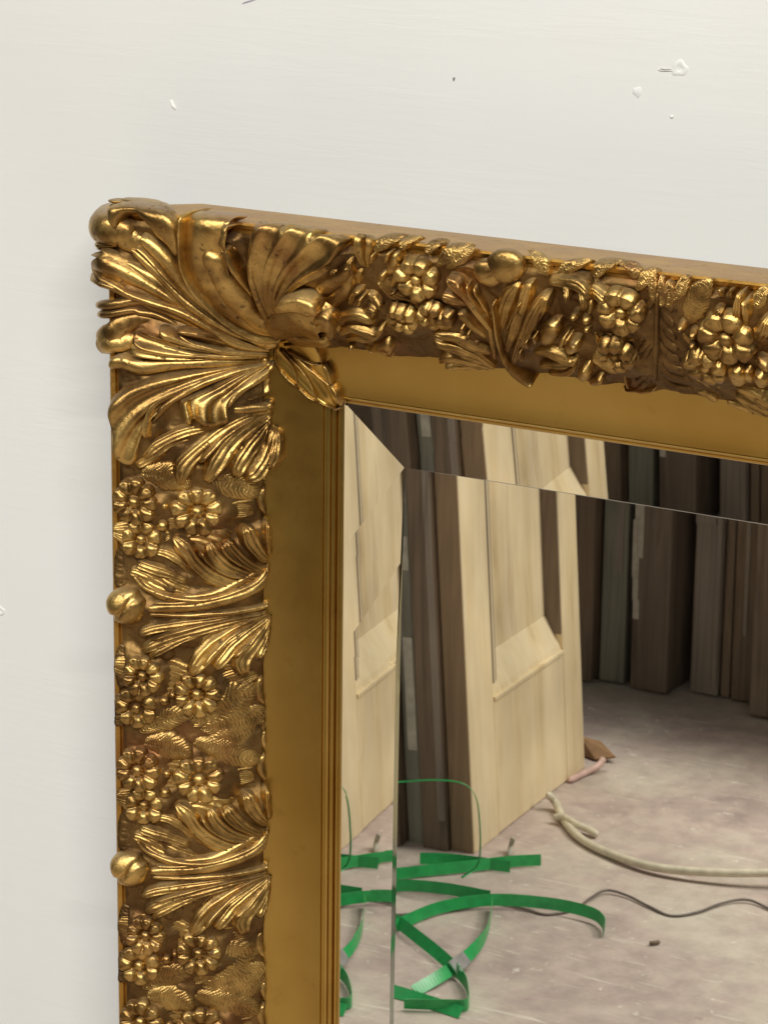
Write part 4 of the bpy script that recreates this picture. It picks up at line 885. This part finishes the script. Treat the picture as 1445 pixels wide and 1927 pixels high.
for i, (x0, x1, yv, hh, mi, lab) in enumerate(ROW):
    d = empty('old_door', ((x0 + x1) / 2, -yv - 0.3, FZ), lab, 'door', 'row of old doors at the back')
    M = Matrix.Rotation(math.radians(random.uniform(-0.35, 0.35)), 4, 'Y'); Mo = Matrix.Translation(Vector(((x0 + x1) / 2, -yv, FZ))) @ M
    wd = (x1 - x0) / 2
    local_box('slab', d, Mo, (-wd, wd, -0.62, 0, 0.004, hh + 0.1), M_OLD[mi], 0.004)
    if i == 2: local_box('paint_patch', d, Mo, (wd - 0.022, wd - 0.008, 0, 0.0012, 0.20, 1.2), M_OLD[3], 0.0)
    if i == 3:
        for j_, a in enumerate(((-wd + 0.002, -wd + 0.018, 0.235, 0.9), (-wd + 0.001, -wd + 0.011, 0.16, 0.24), (-wd + 0.003, -wd + 0.014, 0.128, 0.162), (-wd - 0.0005, -wd + 0.008, 0.2, 0.3))):
            local_box('paint_patch', d, Mo, (a[0], a[1], -0.002, 0.0010 + 0.0004 * j_, a[2], a[3]), M_CHIP, 0.0)
    if i == 4:
        local_box('edge_strip', d, Mo, (wd - 0.010, wd - 0.001, 0, 0.004, 0.02, 1.8), M_OLD[3], 0.001)
        local_box('edge_strip', d, Mo, (-wd + 0.001, wd - 0.012, 0, 0.004, 0.30, 0.5), M_OLD[3], 0.001)
    if i == 6: local_box('edge_strip', d, Mo, (-0.006, 0.001, 0, 0.002, 0.12, 1.5), M_OLD[3], 0.0)

# unseen wide doors added to block lamp light and keep the floor shadow
for i, x0 in enumerate((-0.60, 0.17, 0.95, -1.98)):
    lab = ('unseen wide door added to block lamp light, next to the end of the back row', 'unseen wide door added to block lamp light, middle of three', 'unseen wide door added to block lamp light, far from the pine door', 'unseen wide door added to block lamp light, before the first of the back row')[i]
    d = empty('old_door', (x0 + 0.37, -2.76, FZ), lab, 'door', 'unseen wide doors added to block lamp light')
    Mo = Matrix.Translation(Vector((x0, -2.74, FZ)))
    for nm, a in (('stile', (0, 0.11, -0.045, 0, 0.003, 2.08)), ('stile', (0.64, 0.75, -0.045, 0, 0.003, 2.08)), ('bottom_rail', (0.1102, 0.6398, -0.045, -0.0005, 0.003, 0.22)), ('lock_rail', (0.1102, 0.6398, -0.045, -0.0005, 0.8, 0.98)), ('top_rail', (0.1102, 0.6398, -0.045, -0.0005, 1.87, 2.08)), ('panel', (0.1102, 0.6398, -0.035, -0.016, 0.2, 1.9))):
        local_box(nm, d, Mo, a, M_OLD[(0, 2, 3, 0)[i]], 0.002)

# tubes and ribbons on the floor
def tube(name, pts, r, mat, n=60, sides=10):
    C = catmull(np.array(pts, float), n); T_ = np.gradient(C, axis=0); T_ /= np.linalg.norm(T_, axis=1, keepdims=True); V = []
    for i in range(n):
        a = np.cross(T_[i], [0, 0, 1.0]); a /= np.linalg.norm(a) + 1e-9; b = np.cross(a, T_[i]); k = 1 if 0 < i < n - 1 else 0.02
        V += [C[i] + r * k * (a * math.cos(q) + b * math.sin(q)) for q in np.linspace(0, 2 * math.pi, sides, endpoint=False)]
    F = grid_faces(n, sides, 0, True); o = mesh_obj(name, V, F, mat); fix_normals(o); return o
def fp(px, py, z=0.004): return refl(px, py, FZ + z)
def ribbon(name, pts, w_, mat, th=0.0007, n=50):
    """flat strap: pts = (px, py, height, lean) lean 0 lies flat, 1 stands on edge"""
    A = np.array([list(fp(p[0], p[1], p[2])) + [p[3]] for p in pts]); C = catmull(A, n); P = C[:, :3]; ln_ = C[:, 3]
    T_ = np.gradient(P, axis=0); T_ /= np.linalg.norm(T_, axis=1, keepdims=True); V = []
    for i in range(n):
        s_ = np.cross(T_[i], [0, 0, 1.0]); s_ /= np.linalg.norm(s_) + 1e-9; up_ = np.cross(s_, T_[i]); a = ln_[i] * math.pi / 2
        wv = s_ * math.cos(a) + up_ * math.sin(a); nv = np.cross(T_[i], wv); c = P[i].copy(); c[2] = max(c[2], FZ + 0.001 + w_ / 2 * abs(wv[2]))
        V += [c + wv * w_ / 2 + nv * th / 2, c - wv * w_ / 2 + nv * th / 2, c - wv * w_ / 2 - nv * th / 2, c + wv * w_ / 2 - nv * th / 2]
    o = mesh_obj(name, V, grid_faces(n, 4, 0, True) + [(0, 1, 2, 3), (4 * n - 4, 4 * n - 3, 4 * n - 2, 4 * n - 1)], mat, smooth=False); fix_normals(o); return o
st = empty('plastic_strap', Vector(fp(800, 1740, 0)), 'tangle of cut green plastic strapping on the floor by the pine door', 'strap')
for pts in ([(700, 1650, 0.010, 0.9), (745, 1645, 0.010, 0.9), (870, 1632, 0.011, 0.9), (960, 1622, 0.011, 0.9), (1018, 1619, 0.011, 0.95)],
            [(790, 1616, 0.012, 0.9), (850, 1618, 0.011, 0.9), (960, 1632, 0.010, 0.9)],
            [(690, 1690, 0.010, 0.8), (745, 1668, 0.010, 0.9), (830, 1672, 0.010, 0.9), (922, 1688, 0.010, 0.9)],
            [(745, 1742, 0.010, 0.8), (830, 1708, 0.012, 0.85), (930, 1694, 0.014, 0.85), (1040, 1702, 0.015, 0.85), (1110, 1718, 0.014, 0.9), (1134, 1735, 0.012, 0.9), (1136, 1754, 0.010, 0.9)],
            [(735, 1725, 0.010, 0.8), (770, 1752, 0.012, 0.7), (830, 1800, 0.012, 0.6), (870, 1840, 0.010, 0.9), (881, 1870, 0.010, 1.0), (878, 1892, 0.010, 1.0), (840, 1892, 0.010, 0.9), (760, 1890, 0.010, 0.8)],
            [(780, 1866, 0.006, 0.4), (840, 1830, 0.012, 0.5), (890, 1790, 0.014, 0.7), (918, 1750, 0.014, 1.0), (926, 1700, 0.012, 1.0)],
            [(725, 1862, 0.008, 0.6), (770, 1876, 0.006, 0.5), (820, 1892, 0.006, 0.5), (868, 1908, 0.006, 0.5)]):
    put(ribbon('strap_length', pts, 0.017, M_STRAP), st)
loop = [fp(700, 1690, 0.10), fp(745, 1670, 0.115), fp(800, 1668, 0.125), fp(850, 1665, 0.125)]
def vp(px, py, yv): d = ray(px, py); t = (yv - CP[2]) / d[2]; q = CP + t * d; return np.array([q[0], -yv, -q[1]])
lp = [vp(640, 1480, 1.80), vp(745, 1473, 1.80), vp(820, 1469, 1.80), vp(872, 1476, 1.80), vp(895, 1502, 1.80), vp(902, 1550, 1.80), vp(903, 1600, 1.80), vp(896, 1632, 1.795), vp(868, 1652, 1.77)]
def strip3(name, P, w_, d_, mat, n=60):
    C = catmull(np.array(P), n); V = []
    for c in C: V += [c + np.array(d_) * w_ / 2, c - np.array(d_) * w_ / 2]
    o = mesh_obj(name, V, [(2 * i, 2 * i + 1, 2 * i + 3, 2 * i + 2) for i in range(n - 1)], mat); md = o.modifiers.new('thick', 'SOLIDIFY'); md.thickness = 0.0008; return o
vd = (np.array(vp(800, 1500, 1.8)) - np.array([CP[0], -CP[2] * -1, -CP[1]])); vd /= np.linalg.norm(vd); vd = np.array([-0.55, -0.80, -0.22])
put(strip3('strap_loop', lp, 0.013, vd / np.linalg.norm(vd), M_STRAP), st)
sl = ribbon('strap_seal', [(852, 1822, 0.016, 0.5), (866, 1812, 0.016, 0.5), (878, 1802, 0.016, 0.5)], 0.019, M_CLIP, 0.0022, 8); put(sl, st)
cb = tube('cable', [fp(1028, 1492, 0.03), fp(1046, 1512, 0.012), fp(1060, 1542, 0.007), fp(1092, 1578, 0.007), fp(1150, 1608, 0.008), fp(1230, 1632, 0.011), fp(1330, 1642, 0.016), fp(1445, 1643, 0.022), fp(1600, 1636, 0.026), fp(1800, 1620, 0.01)], 0.0062, M_CABLE, 90)
tag(cb, 'thick cream cable curving across the floor from under the pine door', 'cable')
cb2 = tube('cable_end', [fp(1040, 1540, 0.009), fp(1060, 1538, 0.013), fp(1085, 1552, 0.012), fp(1108, 1562, 0.009), fp(1124, 1572, 0.007)], 0.0055, M_CABLE, 30)
tag(cb2, 'short frayed end of cream cable lying on the thick cable', 'cable')
wi = tube('thin_wire', [fp(560, 1735, 0.002), fp(650, 1722, 0.002), fp(760, 1722, 0.002), fp(850, 1712, 0.003), fp(930, 1700, 0.003), fp(990, 1712, 0.003), fp(1030, 1722, 0.002), fp(1080, 1712, 0.003), fp(1112, 1690, 0.005), fp(1142, 1676, 0.006), fp(1180, 1686, 0.004), fp(1220, 1706, 0.003), fp(1262, 1724, 0.002), fp(1310, 1718, 0.003), fp(1360, 1700, 0.004), fp(1405, 1694, 0.005), fp(1445, 1710, 0.003), fp(1520, 1750, 0.002)], 0.0019, M_WIRE, 140, 6)
tag(wi, 'thin dark wire snaking over the floor behind the green strapping', 'wire')
pk = tube('cable', [fp(1070, 1470, 0.005), fp(1100, 1455, 0.006), fp(1125, 1442, 0.010), fp(1137, 1426, 0.02)], 0.0052, M_PINK, 30)
tag(pk, 'short pink cable by the foot of the pine door', 'cable')
cd_ = mesh_obj('cardboard_scrap', [fp(1080, 1412, 0.006), fp(1090, 1385, 0.03), fp(1130, 1395, 0.02), fp(1158, 1424, 0.012), fp(1120, 1428, 0.006)], [(0, 1, 2, 3, 4)], M_CARD, smooth=False)
md = cd_.modifiers.new('thick', 'SOLIDIFY'); md.thickness = 0.004
tag(cd_, 'torn brown cardboard scrap behind the pine door', 'cardboard')
for px, py, r in ((1231, 1775, 0.006),):
    db = tube('wood_crumb', [fp(px - 10, py + 1, 0.003), fp(px, py, 0.004), fp(px + 11, py - 2, 0.003)], 0.0028, M_OLD[0], 10, 6); tag(db, 'small dark crumb of wood alone on the open floor', 'debris')
ch = tube('foot_peg', [fp(957, 1612, 0.002), fp(962, 1590, 0.012), fp(965, 1578, 0.03)], 0.004, M_CHIP, 12, 8); tag(ch, 'little white peg standing under the pine door edge', 'peg')
